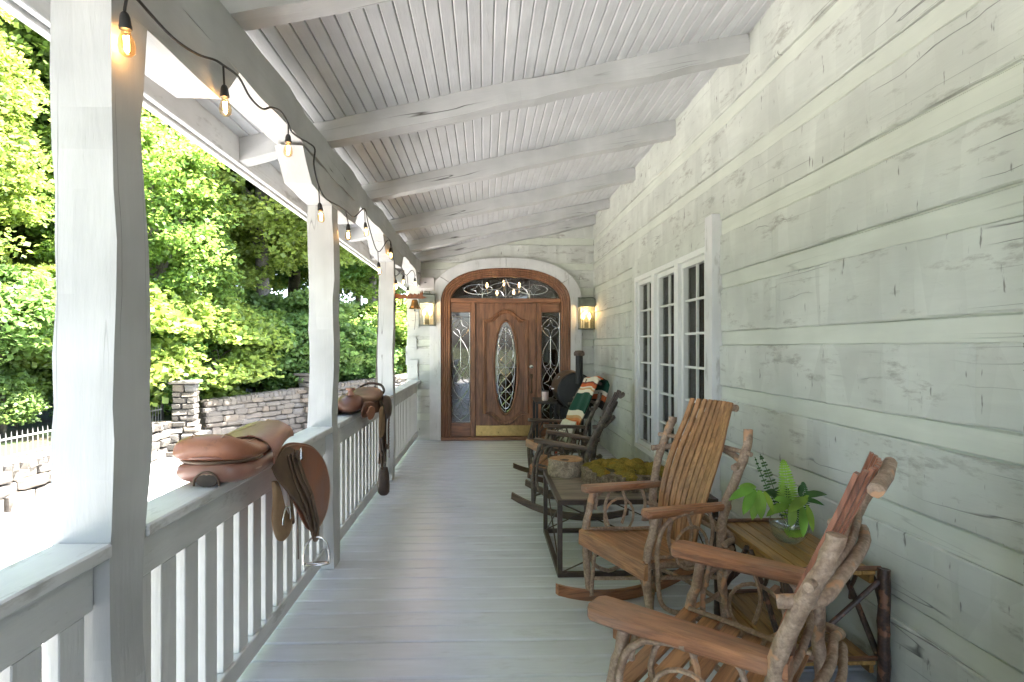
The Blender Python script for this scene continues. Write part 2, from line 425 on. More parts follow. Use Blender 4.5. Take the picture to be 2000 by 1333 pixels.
# ---------------------------------------------------------------- log walls
CH = [(-0.06, 0.015), (0.30, 0.40), (0.67, 0.775), (1.045, 1.145), (1.427, 1.527), (1.825, 1.932), (2.20, 2.315), (2.59, 2.69), (2.97, 3.07)]
LG = [(CH[i][1], CH[i + 1][0]) for i in range(len(CH) - 1)] + [(3.07, 3.46)]
def logpiece(mb, fmap, s0, s1, lo, hi, seed, step=0.12, amp=0.0062):
    r = random.Random(seed); st = [s0]
    while st[-1] < s1 - step * 0.8: st.append(st[-1] + step * r.uniform(0.5, 1.5))
    st[-1] = s1
    if len(st) == 1: st = [s0, s1]
    rows = [(0, 0.006), (0.025, 0.0), (0.35, 0), (0.66, 0), (0.975, 0), (1, 0.006)]; vs = []; n = 8
    ph = r.uniform(0, 6)
    for s in st:
        a, b = lo(s), hi(s); d0 = r.uniform(-amp, amp); wl = 0.006 * math.sin(s * 1.7 + ph) + r.uniform(-0.003, 0.003); wh = 0.006 * math.sin(s * 1.3 + ph * 2) + r.uniform(-0.003, 0.003)
        for f, d in rows:
            z = a + (b - a) * f + (wl if f < 0.1 else wh if f > 0.9 else 0)
            vs.append(fmap(s, d + d0 + r.uniform(-amp, amp) * 0.5, z))
        vs.append(fmap(s, 0.15, b)); vs.append(fmap(s, 0.15, a))
    fs = [(i * n + k, i * n + (k + 1) % n, (i + 1) * n + (k + 1) % n, (i + 1) * n + k) for i in range(len(st) - 1) for k in range(n)]
    fs += [tuple(range(n))[::-1], tuple((len(st) - 1) * n + k for k in range(n))]
    return mb.add(vs, fs)
side = empty('log_wall', (XW, 3, 0), label='long hewn log side wall painted pale green, behind the rocking chairs', cat='wall')
sl = (-XW, -3, 0)
fm = lambda s, d, z: (XW + d, s, z)
W0, W1, WZ0, WZ1 = 4.20, 6.40, 0.34, 2.25            # window opening (under the casing)
k = 0
for (a, b) in LG:
    hit = b > WZ0 + 0.02 and a < WZ1 - 0.02
    parts = [(1.715 if a < 2.5 else YB, W0), (W1, WY + 0.1)] if hit else [((1.715 if a < 2.2 else YB), WY + 0.1)]
    for (p, q) in parts:
        k += 1; m = MB(); logpiece(m, fm, p, q, lambda s, a=a: a, lambda s, b=b: b, 300 + k)
        m.build('log', M['log_y'], side, 0, sl)
    if hit and a < WZ0: MB().box(XW + 0.002, XW + 0.1, W0, W1, a, WZ0).build('log', M['log_y'], side, 0, sl)
    if hit and b > WZ1:
        m = MB(); logpiece(m, fm, W0 + 0.001, W1 - 0.001, lambda s: WZ1, lambda s, b=b: b, 390); m.build('log', M['log_y'], side, 0, sl)
for (a, b) in CH:
    hit = b > WZ0 + 0.02 and a < WZ1 - 0.02
    for (p, q) in ([(YB, W0), (W1, WY + 0.05)] if hit else [(YB, WY + 0.05)]):
        m = MB(); G = []
        ns = max(2, int((q - p) / 0.25))
        for f, dx_ in ((-0.1, 0.024), (0.0, 0.022), (0.07, 0.012), (0.5, 0.009), (0.93, 0.012), (1.0, 0.022), (1.1, 0.024)):
            G.append([Vector((XW + dx_ + random.uniform(-0.002, 0.002), p + (q - p) * j / ns, a + (b - a) * f)) for j in range(ns + 1)])
        m.sheet(G, 0.05).build('chinking', M['chink'], side, 0.4, sl)
MB().box(XW - 0.06, XW + 0.12, 1.50, 1.712, 0.0, 2.35, 0.004).build('corner_board', M['log_y'], side, 0.6, sl)

# end wall with the arched opening
XC = 0.327; ZS = 2.06
def arch(a, b, n_=2.4):
    return lambda x: (ZS + b * max(0.0, 1 - (abs(x - XC) / a) ** n_) ** (1 / n_)) if abs(x - XC) < a else 0.0
endw = empty('log_wall', (XC, WY, 0), label='hewn log end wall around the arched front door', cat='wall')
elo = (-XC, -WY, 0); fe = lambda s, d, z: (s, WY + d, z)
cut = arch(1.07, 0.63)
XL = -1.17
k = 0
for (a, b) in LG:
    k += 1
    top = lambda s, b=b: min(b, zc(s) + 0.01)
    if b < ZS:
        for (p, q) in ((XL + random.uniform(-0.03, 0.02), XC - 1.07), (XC + 1.07, XW + 0.05)):
            m = MB(); logpiece(m, fe, p, q, lambda s, a=a: a, top, 500 + k * 3 + int(p > 0)); m.build('log', M['log_x'], endw, 0, elo)
    else:
        lo = lambda s, a=a: max(a, cut(s))
        runs = []; cur = None
        for j in range(141):
            s = XL + (XW + 0.05 - XL) * j / 140; ok = top(s) - lo(s) > 0.015
            if ok and cur is None: cur = s
            if (not ok or j == 140) and cur is not None: runs.append((cur, s)); cur = None
        for (p, q) in runs:
            if q - p > 0.04:
                m = MB(); logpiece(m, fe, p, q, lo, lambda s, t=top, l=lo: max(t(s), l(s) + 0.004), 560 + k, 0.07); m.build('log', M['log_x'], endw, 0, elo)
for (a, b) in CH:
    for (p, q) in ([(XL, XC - 1.07), (XC + 1.07, XW)] if a < 2.5 else [(XL, XW)]):
        if a > 2.5:
            p = max(p, XP + (b - 2.80) / SL)
        if q - p > 0.1: MB().box(p, q, WY + 0.013, WY + 0.08, a - 0.02, b + 0.02).build('chinking', M['chink'], endw, 0, elo)
for i, z in enumerate((1.50, 1.10, 0.98, 1.83)):
    m = MB(); hewn(m, 2, z - 0.13, z + 0.06 + 0.05 * (i % 2), -1.16, -1.02 + 0.01 * i, WY - 0.035, WY + 0.02, 0.006, 0.06, 700 + i); m.build('log_end', M['log_x'], endw, 0.12, elo)

# rest of the house: plain volumes that carry the roof and shut the light out
hs = empty('house_body', (3, 4, 0), label='log house body behind the porch walls', cat='house')
hm = plain('house_inner', (0.075, 0.045, 0.028), 0.8)
m = MB(); m.box(7.6, 7.8, YB, 15, -1, 4.6); m.box(XW + 0.16, 7.6, YB, YB + 0.2, -1, 4.4); m.box(-1.15, 7.6, 14.6, 14.8, -1, 4.4); m.box(-1.16, -1.0, WY + 0.16, 14.6, -1, 2.7)
m.build('outer_wall', M['log_x'], hs, 0, (-3, -4, 0))
m = MB(); m.box(3.9, 4.0, 3.6, 7.4, 0, 3.4); m.box(XW + 0.2, 4.0, 3.5, 3.6, 0, 3.4); m.box(XW + 0.2, 4.0, 7.4, 7.5, 0, 3.4); m.box(XW + 0.2, 4.0, 3.5, 7.5, -0.05, 0); m.box(XW + 0.2, 4, 3.5, 7.5, 3.2, 3.3)
m.box(-0.9, 1.6, 12.2, 12.3, 0, 3.0); m.box(-0.95, -0.85, WY + 0.2, 12.3, 0, 3.0); m.box(1.55, 1.65, WY + 0.2, 12.3, 0, 3.0); m.box(-0.95, 1.65, WY + 0.17, 12.3, -0.05, 0); m.box(-0.95, 1.65, WY + 0.2, 12.3, 2.95, 3.05)
m.build('inner_wall', hm, hs, 0, (-3, -4, 0))

# ---------------------------------------------------------------- window
win = empty('casement_window', (XW, 5.3, WZ0), label='white three part casement window with small panes behind the moss table', cat='window')
wl = (-XW, -5.3, -WZ0)
def wb(name, mat, *b, c=0.003, parent=win): return MB().box(*b, c).build(name, mat, parent, 0.6, wl if parent is win else None)
cas = M['trim_z']
wb('casing', M['trim_z'], XW - 0.06, XW + 0.03, 4.12, 4.255, 0.02, 2.36)
wb('casing', M['log_y'], XW - 0.035, XW + 0.03, 6.345, 6.47, 0.02, 2.30)
wb('casing', M['log_y'], XW - 0.04, XW + 0.03, 4.256, 6.344, 2.165, 2.345)
wb('sill', M['log_y'], XW - 0.03, XW + 0.03, 4.256, 6.344, 0.16, 0.335)
gwin = glass('window_glass', (0.72, 0.72, 0.68), 0.55)
ww = (6.342 - 4.258) / 3
pm = MB().box(-0.003, 0.003, -0.5, 0.5, -0.5, 0.5).mesh('pane', 0)
for i in range(3):
    a = 4.258 + ww * i; b = a + ww; z0, z1 = 0.338, 2.163
    fr = MB(); f = 0.05
    fr.box(XW - 0.045, XW + 0.06, a + 0.002, a + f, z0, z1, 0.004); fr.box(XW - 0.045, XW + 0.06, b - f, b - 0.002, z0, z1, 0.004)
    fr.box(XW - 0.044, XW + 0.06, a + f, b - f, z0, z0 + f, 0.004); fr.box(XW - 0.044, XW + 0.06, a + f, b - f, z1 - f, z1, 0.004)
    s = fr.build('sash_frame', M['vinyl'], win, 0.6, wl)
    g = 0.045; a2, b2, c2, d2 = a + f, b - f, z0 + f, z1 - f
    sa = MB(); sa.box(XW - 0.015, XW + 0.04, a2, a2 + g, c2, d2, 0.004); sa.box(XW - 0.015, XW + 0.04, b2 - g, b2, c2, d2, 0.004)
    sa.box(XW - 0.014, XW + 0.04, a2 + g, b2 - g, c2, c2 + g, 0.004); sa.box(XW - 0.014, XW + 0.04, a2 + g, b2 - g, d2 - g, d2, 0.004)
    sa.build('sash', M['vinyl'], s)
    a3, b3, c3, d3 = a2 + g, b2 - g, c2 + g, d2 - g
    mu = MB(); mu.box(XW + 0.006, XW + 0.026, (a3 + b3) / 2 - 0.009, (a3 + b3) / 2 + 0.009, c3, d3)
    for j in range(1, 6):
        z = c3 + (d3 - c3) * j / 6; mu.box(XW + 0.004, XW + 0.028, a3, b3, z - 0.009, z + 0.009)
    mu.build('muntin', M['vinyl'], s)
    for j in range(6):
        for q in range(2):
            o = link('pane', pm, s, gwin); o.scale = (1, (b3 - a3) / 2, (d3 - c3) / 6)
            o.location = (XW + 0.033, a3 + (b3 - a3) * (q + 0.5) / 2, c3 + (d3 - c3) * (j + 0.5) / 6)
            o.rotation_euler = (0, random.uniform(-0.004, 0.004), random.uniform(-0.004, 0.004))

# ---------------------------------------------------------------- front door
MAH = timber('door_wood', (0.19, 0.075, 0.034), (0.36, 0.165, 0.08), 2, 0.38, 0.6)
MAHX = timber('door_wood_cross', (0.19, 0.075, 0.034), (0.34, 0.155, 0.075), 0, 0.38, 0.6)
LEAD = plain('lead_came', (0.55, 0.55, 0.55), 0.22, 0.9, 0.1)
BRASS = plain('brass', (0.45, 0.30, 0.11), 0.33, 0.9, 0.2)
DGL = glass('door_glass', (0.55, 0.53, 0.50), 1.8, 0.03)
door = empty('front_door', (XC, WY, 0), label='arched brown wood front door with leaded oval glass and sidelights', cat='door')
dl = (-XC, -WY, 0)
def archpath(a, b, y, zb, m_=28, n_=2.4):
    P = [Vector((XC - a, y, zb + (ZS - zb) * i / 4)) for i in range(4)]
    for i in range(m_ + 1):
        t = PI - PI * i / m_; c, s = math.cos(t), math.sin(t)
        P.append(Vector((XC + a * math.copysign(abs(c) ** (2 / n_), c), y, ZS + b * abs(s) ** (2 / n_))))
    P += [Vector((XC + a, y, ZS - (ZS - zb) * i / 4)) for i in range(1, 5)]
    return P
A, B_ = archpath(1.15, 0.70, WY - 0.06, 0.0), archpath(0.985, 0.55, WY - 0.06, 0.0)
A2, B2 = archpath(1.15, 0.70, WY + 0.03, 0.0), archpath(0.985, 0.55, WY + 0.03, 0.0)
cuts = [0, 9, 18, 27, len(A) - 1]
for i in range(4):
    s = slice(cuts[i], cuts[i + 1] + 1)
    def cutp(P):
        P = [p.copy() for p in P[s]]; P[0] += (P[1] - P[0]).normalized() * 0.004; P[-1] += (P[-2] - P[-1]).normalized() * 0.004; return P
    MB().strip(cutp(A), cutp(B_), cutp(A2), cutp(B2)).build('casing', M['trim_z'], door, 0.7, dl)
fr = MB().strip(archpath(0.984, 0.549, WY - 0.03, 0.0), archpath(0.84, 0.42, WY - 0.005, 0.0), archpath(0.984, 0.549, WY + 0.12, 0.0), archpath(0.84, 0.42, WY + 0.12, 0.0)).build('door_frame', MAH, door, 0.7, dl)
fl_ = MB()
for a, b, r in ((0.962, 0.53, 0.016), (0.925, 0.498, 0.012), (0.893, 0.468, 0.012), (0.858, 0.436, 0.014)):
    yy = WY - 0.03 + (0.984 - a) / 0.144 * 0.025
    fl_.tube(archpath(a, b, yy, 0.05), r, 7)
fl_.build('fluting', MAH, fr, 0.9)
def db(name, mat, x0, x1, y0, y1, z0, z1, c=0.004, parent=door): return MB().box(XC + x0, XC + x1, WY + y0, WY + y1, z0, z1, c).build(name, mat, parent, 0.6, dl if parent is door else None)
db('threshold', MAHX, -0.98, 0.98, -0.07, 0.12, 0.0, 0.045)
db('transom_bar', MAHX, -0.84, 0.84, -0.015, 0.1, 2.085, 2.15)
for sx in (-1, 1):
    a, b = sorted((0.468 * sx, 0.538 * sx)); db('mullion', MAH, a, b, -0.005, 0.1, 0.046, 2.084)
# transom light
tp = [p for p in archpath(0.835, 0.415, 0, 2.15) if p.z > 2.149]
MB().prism([(p.x, p.z) for p in tp], lambda x, z: (x, WY + 0.055, z), lambda x, z: (x, WY + 0.06, z)).build('transom_glass', DGL, door, 0, dl)
tr = MB(); yy = WY + 0.048
def came(mb, pts, r=0.0065): mb.tube([Vector((XC + x, yy, z)) for x, z in pts], r, 6)
zc0 = 2.29
for cx_, rx, rz_ in ((-0.42, 0.22, 0.075), (0.42, 0.22, 0.075)):
    came(tr, [(cx_ + rx * math.cos(t * PI / 12), zc0 + rz_ * math.sin(t * PI / 12)) for t in range(25)])
    came(tr, [(cx_ - 0.11, zc0), (cx_ - 0.04, zc0 + 0.02), (cx_, zc0 + 0.09), (cx_ + 0.04, zc0 + 0.02), (cx_ + 0.11, zc0), (cx_ + 0.04, zc0 - 0.02), (cx_, zc0 - 0.09), (cx_ - 0.04, zc0 - 0.02), (cx_ - 0.11, zc0)])
came(tr, [(0.36 * math.cos(t * PI / 14), 2.16 + 0.24 * math.sin(t * PI / 14)) for t in range(15)], 0.008)
came(tr, smooth_path([(-0.16, zc0, 0), (-0.07, zc0 + 0.03, 0), (0, zc0 + 0.15, 0), (0.07, zc0 + 0.03, 0), (0.16, zc0, 0), (0.07, zc0 - 0.03, 0), (0, zc0 - 0.12, 0), (-0.07, zc0 - 0.03, 0), (-0.16, zc0, 0)], 4) and
     [(p.x, p.y) for p in smooth_path([(-0.16, zc0, 0), (-0.07, zc0 + 0.03, 0), (0, zc0 + 0.15, 0), (0.07, zc0 + 0.03, 0), (0.16, zc0, 0), (0.07, zc0 - 0.03, 0), (0, zc0 - 0.12, 0), (-0.07, zc0 - 0.03, 0), (-0.16, zc0, 0)], 4)], 0.009)
came(tr, [(-0.36, zc0), (-0.16, zc0)]); came(tr, [(0.16, zc0), (0.36, zc0)]); came(tr, [(0, 2.15), (0, 2.46)]); came(tr, [(-0.36, 2.15), (-0.36, 2.42)]); came(tr, [(0.36, 2.15), (0.36, 2.42)])
tr.build('came', LEAD, door, 0.9, dl)
# sidelights
for sx in (-1, 1):
    xc = 0.687 * sx; hw = 0.145
    sf = MB(); sf.box(XC + xc - hw - 0.003, XC + xc + hw + 0.003, WY + 0.02, WY + 0.09, 1.94, 2.084, 0.004); sf.box(XC + xc - hw - 0.003, XC + xc + hw + 0.003, WY + 0.02, WY + 0.09, 0.046, 0.255, 0.004)
    sd = sf.build('sidelight', MAHX, door, 0.6, dl)
    MB().box(XC + xc - hw, XC + xc + hw, WY + 0.055, WY + 0.06, 0.255, 1.94).build('glass', DGL, sd, 0)
    cm = MB(); z0, z1 = 0.29, 1.86; Lz = z1 - z0; h = 0.128
    for (f0, f1) in ((0.0, 0.20), (0.20, 0.52), (0.42, 0.80), (0.80, 1.0)):
        for s in (-1, 1):
            came(cm, [(xc + s * h * math.sin(PI * j / 14), z0 + Lz * (f0 + (f1 - f0) * j / 14)) for j in range(15)], 0.006)
    for fz in (0.1, 0.36, 0.52, 0.9):
        came(cm, [(xc + 0.0, z0 + Lz * fz + 0.12), (xc + 0.03, z0 + Lz * fz + 0.035), (xc + 0.1, z0 + Lz * fz), (xc + 0.03, z0 + Lz * fz - 0.035), (xc, z0 + Lz * fz - 0.12), (xc - 0.03, z0 + Lz * fz - 0.035), (xc - 0.1, z0 + Lz * fz), (xc - 0.03, z0 + Lz * fz + 0.035), (xc, z0 + Lz * fz + 0.12)], 0.006)
    came(cm, [(xc, z0 + Lz * 0.52), (xc, z0 + Lz * 0.82)], 0.009)
    for z in (z0 - 0.02, z1 + 0.01, z0 + Lz * 0.2): came(cm, [(xc - hw, z), (xc + hw, z)], 0.006)
    for s in (-1, 1): came(cm, [(xc + s * 0.138, 0.26), (xc + s * 0.138, 1.935)], 0.006)
    cm.build('came', LEAD, sd, 0.9)
# slab with an oval opening
ZO, RX, RZ = 1.095, 0.178, 0.71
sl_ = MB(); NN = 48
ov = [(RX * math.sin(2 * PI * i / NN), ZO + RZ * math.cos(2 * PI * i / NN)) for i in range(NN)]
def rect(i):
    a = 2 * PI * i / NN; dx, dz = math.sin(a) * RX, math.cos(a) * RZ
    t = min(0.462 / abs(dx) if abs(dx) > 1e-6 else 1e9, ((2.08 - ZO) if dz > 0 else (ZO - 0.05)) / abs(dz) if abs(dz) > 1e-6 else 1e9)
    return (dx * t, ZO + dz * t)
rc = [rect(i) for i in range(NN)]
V = []
for yv in (WY + 0.035, WY + 0.085): V += [(XC + x, yv, z) for x, z in ov] + [(XC + x, yv, z) for x, z in rc]
Fs = []
for i in range(NN):
    j = (i + 1) % NN
    Fs += [(i, j, NN + j, NN + i), (2 * NN + i, 3 * NN + i, 3 * NN + j, 2 * NN + j), (i, 2 * NN + i, 2 * NN + j, j), (NN + i, NN + j, 3 * NN + j, 3 * NN + i)]
# square off the corners of the outer rectangle
for cx_, cz_ in ((0.462, 2.08), (0.462, 0.05), (-0.462, 0.05), (-0.462, 2.08)):
    best = sorted(range(NN), key=lambda i: (rc[i][0] - cx_) ** 2 + (rc[i][1] - cz_) ** 2)[0]
    for b in (NN + best, 3 * NN + best): V[b] = (XC + cx_, V[b][1], cz_)
sl_.add(V, Fs); slab = sl_.build('door_slab', MAH, door, 0.5, dl)
MB().tube([Vector((XC + RX * 1.03 * math.sin(2 * PI * i / 48), WY + 0.032, ZO + RZ * 1.01 * math.cos(2 * PI * i / 48))) for i in range(49)], 0.02, 8, cap=False).build('oval_moulding', MAH, slab, 0.9)
ogee = [(-0.33, 0.41), (-0.33, 1.0), (-0.33, 1.805)]
half = [(-0.33, 1.815), (-0.25, 1.82), (-0.19, 1.85), (-0.13, 1.91), (-0.07, 1.955), (0, 1.97)]
top_ = half + [(-x, z) for x, z in half[::-1][1:]]
bot_ = [(x, 2.21 - z) for x, z in top_][::-1]
pan = MB()
for k_, r in ((1.0, 0.024), (0.92, 0.014)):
    loop = [Vector((XC + x * k_, WY + 0.033, ZO + 0.01 + (z - ZO - 0.01) * (1 - (1 - k_) * 0.4))) for x, z in top_ + [(0.33, 1.1)] + bot_ + [(-0.33, 1.1)] + [top_[0]]]
    pan.tube(loop, r, 7)
pan.build('panel_moulding', MAH, slab, 0.9)
for x0, x1, z0, z1 in ((-0.345, 0.345, 1.99, 1.996),): pass
MB().prism(ov, lambda x, z: (XC + x, WY + 0.055, z), lambda x, z: (XC + x, WY + 0.06, z)).build('oval_glass', DGL, slab, 0)
oc = MB()
inside = lambda x, z: (x / (RX - 0.012)) ** 2 + ((z - ZO) / (RZ - 0.02)) ** 2 < 1
def clipped(pts, r=0.0065):
    run = []
    for p in pts + [(9, 9)]:
        if inside(*p): run.append(p)
        else:
            if len(run) > 1: came(oc, run, r)
            run = []
oc.tube([Vector((XC + 0.135 * math.sin(2 * PI * i / 40), yy, ZO + 0.63 * math.cos(2 * PI * i / 40))) for i in range(41)], 0.006, 6, cap=False)
for per, ph in ((0.36, 0), (0.36, 0.18)):
    for s in (-1, 1): clipped([(s * 0.115 * math.sin(PI * (j / 80 * 1.4 + ph) / per), 0.4 + j / 80 * 1.4) for j in range(81)], 0.0075)
for z in (0.72, 1.10, 1.46): clipped([(-0.2 + j / 40 * 0.4, z) for j in range(41)], 0.006)
clipped([(0, 0.38 + j / 50 * 1.44) for j in range(51)], 0.006)
oc.build('came', LEAD, slab, 0.9)
MB().box(XC - 0.455, XC + 0.455, WY + 0.027, WY + 0.034, 0.056, 0.215, 0.002).build('kick_plate', BRASS, slab)
IRONB = plain('aged_bronze', (0.10, 0.065, 0.035), 0.4, 0.8)
hd = MB(); hx, hy = XC + 0.392, WY + 0.034
hd.box(hx - 0.022, hx + 0.022, hy - 0.012, hy, 0.93, 1.00, 0.006); hd.tube(smooth_path([(hx, hy - 0.01, 0.95), (hx, hy - 0.05, 0.93), (hx, hy - 0.055, 0.85), (hx, hy - 0.045, 0.75), (hx, hy - 0.005, 0.72)], 5), 0.010, 8); hd.lathe([(0.02, 0), (0.02, 0.01), (0, 0.012)], 12, (hx, hy, 0.72), Matrix.Rotation(PI / 2, 3, 'X'))
hd.build('door_handle', IRONB, slab)
MB().lathe([(0.03, 0), (0.03, 0.012), (0.016, 0.02), (0, 0.021)], 16, (hx, hy, 1.11), Matrix.Rotation(PI / 2, 3, 'X')).build('deadbolt', plain('nickel', (0.6, 0.58, 0.53), 0.25, 0.9), slab)

# chandelier glimpsed through the transom, inside the hall
ch = empty('hall_chandelier', (XC, 10.6, 2.5), label='lit hall chandelier glimpsed through the transom glass', cat='chandelier')
hm_ = emit('candle_bulb', (1.0, 0.62, 0.28), 8)
for i, (dx, dz) in enumerate(((-0.28, 0.02), (-0.1, -0.12), (0.02, 0.06), (0.2, -0.1), (0.3, 0.03))):
    b = MB().tube([(dx, 0, dz - 0.16), (dx, 0, dz - 0.05)], 0.012, 8).build('candle_sleeve', M['vinyl'], ch)
    MB().lathe([(0.004, -0.05), (0.02, -0.02), (0.016, 0.02), (0, 0.05)], 10, (dx, 0, dz)).build('candle_bulb', hm_, b)
MB().ring((0, 0, -0.17), 0.27, 0.012, 'z').tube([(0, 0, -0.17), (0, 0, 0.45)], 0.01).tube([(-0.27, 0, -0.17), (0.27, 0, -0.17)], 0.01).build('chandelier_frame', M['black'], ch)
# ================================================================ grounds
GZ = -1.0
P0 = Vector((-6.6, 14.2)); WD = Vector((0.543, 0.84)); WN = Vector((-0.84, 0.543))
def sst(t): t = np.clip(t, 0, 1); return t * t * (3 - 2 * t)
def ghz(x, y):
    d = np.maximum(-7.30 - x, (x - P0.x) * WN.x + (y - P0.y) * WN.y - 0.25)
    return GZ + 0.60 * sst(d / 0.35) + 0.085 * np.clip(d - 0.4, 0, 60)
xs = np.concatenate([np.linspace(-400, -45, 12), np.arange(-40, 12, 0.45), np.linspace(14, 400, 12)])
ys = np.concatenate([np.linspace(-400, -32, 12), np.arange(-28, 60, 0.6), np.linspace(64, 400, 12)])
gx, gy = np.meshgrid(xs, ys); gz = ghz(gx, gy) + 0.03 * np.sin(gx * 2.1) * np.sin(gy * 1.7) * (gx < -7.6)
nx_, ny_ = len(xs), len(ys)
gv = np.stack([gx, gy, gz], -1).reshape(-1, 3)
gf = [(j * nx_ + i, j * nx_ + i + 1, (j + 1) * nx_ + i + 1, (j + 1) * nx_ + i) for j in range(ny_ - 1) for i in range(nx_ - 1)]
me = bpy.data.meshes.new('ground'); me.from_pydata(gv.tolist(), [], gf); me.polygons.foreach_set('use_smooth', [True] * len(gf))
t = NT('forest_floor'); v = t.coord(); a = t.noise(v, 1.3, 5); b = t.noise(v, 18, 5, 0.7)
c = t.mix(t.ramp(a, [(0.4, 0.0), (0.6, 1.0)]), (0.07, 0.055, 0.03), (0.05, 0.09, 0.025)); c = t.mix(t.ramp(b, [(0.4, 0.6), (0.6, 0.0)]), c, (0.03, 0.03, 0.015))
props(link('ground', me, None, t.done(c, 0.95, normal=t.bump(b, 0.8, 0.05))), 'wooded ground rising behind the stone walls', kind='structure')
t = NT('gravel_drive'); v = t.coord(); a = t.noise(v, 0.9, 4); b = t.noise(v, 60, 4, 0.7)
c = t.mix(a, (0.42, 0.415, 0.41), (0.54, 0.535, 0.53)); c = t.mix(t.ramp(b, [(0.35, 0.5), (0.55, 0.0)]), c, (0.2, 0.19, 0.18))
DRV = t.done(c, 0.9, normal=t.bump(b, 0.5, 0.01))
def wpt(s): return (P0.x + WD.x * s, P0.y + WD.y * s)
dp = [(-7.15, -25), (-1.0, -25), (-1.0, wpt(10.2)[1]), wpt(9.9), wpt(-0.4), (-7.15, 13.8)]
me = bpy.data.meshes.new('driveway'); me.from_pydata([(x, y, GZ + 0.006) for x, y in dp], [], [tuple(range(len(dp)))])
props(link('driveway', me, None, DRV), 'pale gravel driveway in sunlight beside the porch', kind='structure')

# ---------------------------------------------------------------- stone walls
t = NT('field_stone'); v = t.coord(rnd=True); oi = t.n('ShaderNodeObjectInfo')
a = t.noise(v, 5, 5, 0.6); b = t.noise(v, 40, 4, 0.7)
base = t.ramp(oi.outputs['Random'], [(0.0, (0.07, 0.063, 0.054)), (0.35, (0.11, 0.098, 0.08)), (0.6, (0.085, 0.085, 0.083)), (0.8, (0.125, 0.098, 0.068)), (1.0, (0.06, 0.054, 0.047))])
c = t.mix(t.ramp(a, [(0.3, 0.0), (0.7, 0.55)]), base, (0.13, 0.122, 0.105)); c = t.mix(t.ramp(b, [(0.4, 0.4), (0.6, 0.0)]), c, (0.1, 0.09, 0.08))
STONE = t.done(c, 0.85, normal=t.bump(a, 0.7, 0.03, t.bump(b, 0.5, 0.01)))
MORT = plain('wall_mortar', (0.14, 0.125, 0.105), 0.95)  # plain mortar colour of the core behind the stones
stones = []
for k in range(7):
    r = random.Random(900 + k); m = MB(); m.box(-0.5, 0.5, -0.5, 0.5, -0.5, 0.5, 0.13)
    m.v = [(x + r.uniform(-.06, .06), y + r.uniform(-.12, .06), z + r.uniform(-.07, .07)) for x, y, z in m.v]
    stones.append(m.mesh('stone', 0.5))
def stone_wall(label, loc, rz, L, hfun, rowh, wmin, wmax, seed, pil=(), depth=0.3, thing='stone_wall', cat='stone wall'):
    # local x along the wall, -y towards the viewer
    e = empty(thing, loc, rz, label, cat); r = random.Random(seed)
    n_ = 10; top = [(L * i / n_, hfun(L * i / n_) - 0.06) for i in range(n_ + 1)]
    MB().prism([(0.02, -0.1), (L - 0.02, -0.1)] + [(min(max(x, .02), L - .02), z) for x, z in top[::-1]], lambda x, z: (x, 0.06, z), lambda x, z: (x, 0.06 + depth, z)).build('mortar_core', MORT, e, 0)
    z = 0.0
    while True:
        h = rowh * r.uniform(0.6, 1.5)
        if z > max(hfun(0), hfun(L)): break
        x = -r.uniform(0, wmin)
        while x < L:
            w_ = r.uniform(wmin, wmax)
            xc = x + w_ / 2
            hh = h * r.uniform(0.72, 1.15)
            if z + h * 0.5 < hfun(min(max(xc, 0), L)) and xc > 0 and xc < L:
                pr = 0.0
                for a, b in pil:
                    if a < xc < b: pr = 0.12
                o = link('stone', r.choice(stones), e, STONE); o.scale = (w_ * 0.985, 0.2, hh * 0.97)
                o.location = (xc, 0.06 - pr + r.uniform(-0.03, 0.015), z + h / 2 + r.uniform(-0.018, 0.018)); o.rotation_euler = (r.uniform(-.05, .05), r.uniform(-.03, .03), r.uniform(-.05, .05))
            x += w_
        z += h
    x = 0
    while x < L:                         # upright coping
        w_ = r.uniform(0.10, 0.2); o = link('capstone', r.choice(stones), e, STONE); o.scale = (w_, 0.36, 0.15)
        o.location = (x + w_ / 2, 0.14, hfun(min(x + w_ / 2, L)) + 0.0); x += w_ * 1.02
    return e
rzw = math.atan2(WD.y, WD.x)
tw = stone_wall('tall mortared stone wall beyond the drive, seen over the tan saddle', (P0.x, P0.y, GZ), rzw, 7.6, lambda s: 1.06 + 0.045 * s, 0.12, 0.12, 0.5, 5, pil=((2.9, 3.5),))
pr_ = empty('stone_pillar', (P0.x + WD.x * 3.2 - WN.x * 0.05, P0.y + WD.y * 3.2 - WN.y * 0.05, GZ), rzw, 'square stone pier with a small lantern, rising from the tall stone wall', 'pillar')
r = random.Random(3); z = 0
while z < 1.42:
    h = r.uniform(0.12, 0.2); sp = r.uniform(-0.1, 0.1)
    for a, b in ((-0.3, sp), (sp, 0.3)):
        o = link('stone', r.choice(stones), pr_, STONE); o.scale = ((b - a) * .98, 0.5, h * .97); o.location = ((a + b) / 2, 0.12, z + h / 2)
    z += h
MB().box(-0.36, 0.36, -0.2, 0.46, z, z + 0.07, 0.02).build('capstone', STONE, pr_)
MB().box(-0.05, 0.05, 0.08, 0.18, z + 0.1, z + 0.24, 0.01).tube([(0, 0.13, z + 0.06), (0, 0.13, z + 0.1)], 0.02).lathe([(0.08, 0.24), (0, 0.32)], 6, (0, 0.13, z)).build('lantern', M['black'], pr_)
pw = empty('stone_pillar', (-6.75, 13.55, GZ), 0.25, 'pale sunlit stone pillar with a flared base at the end of the wall', 'pillar')
z = 0; r = random.Random(8)
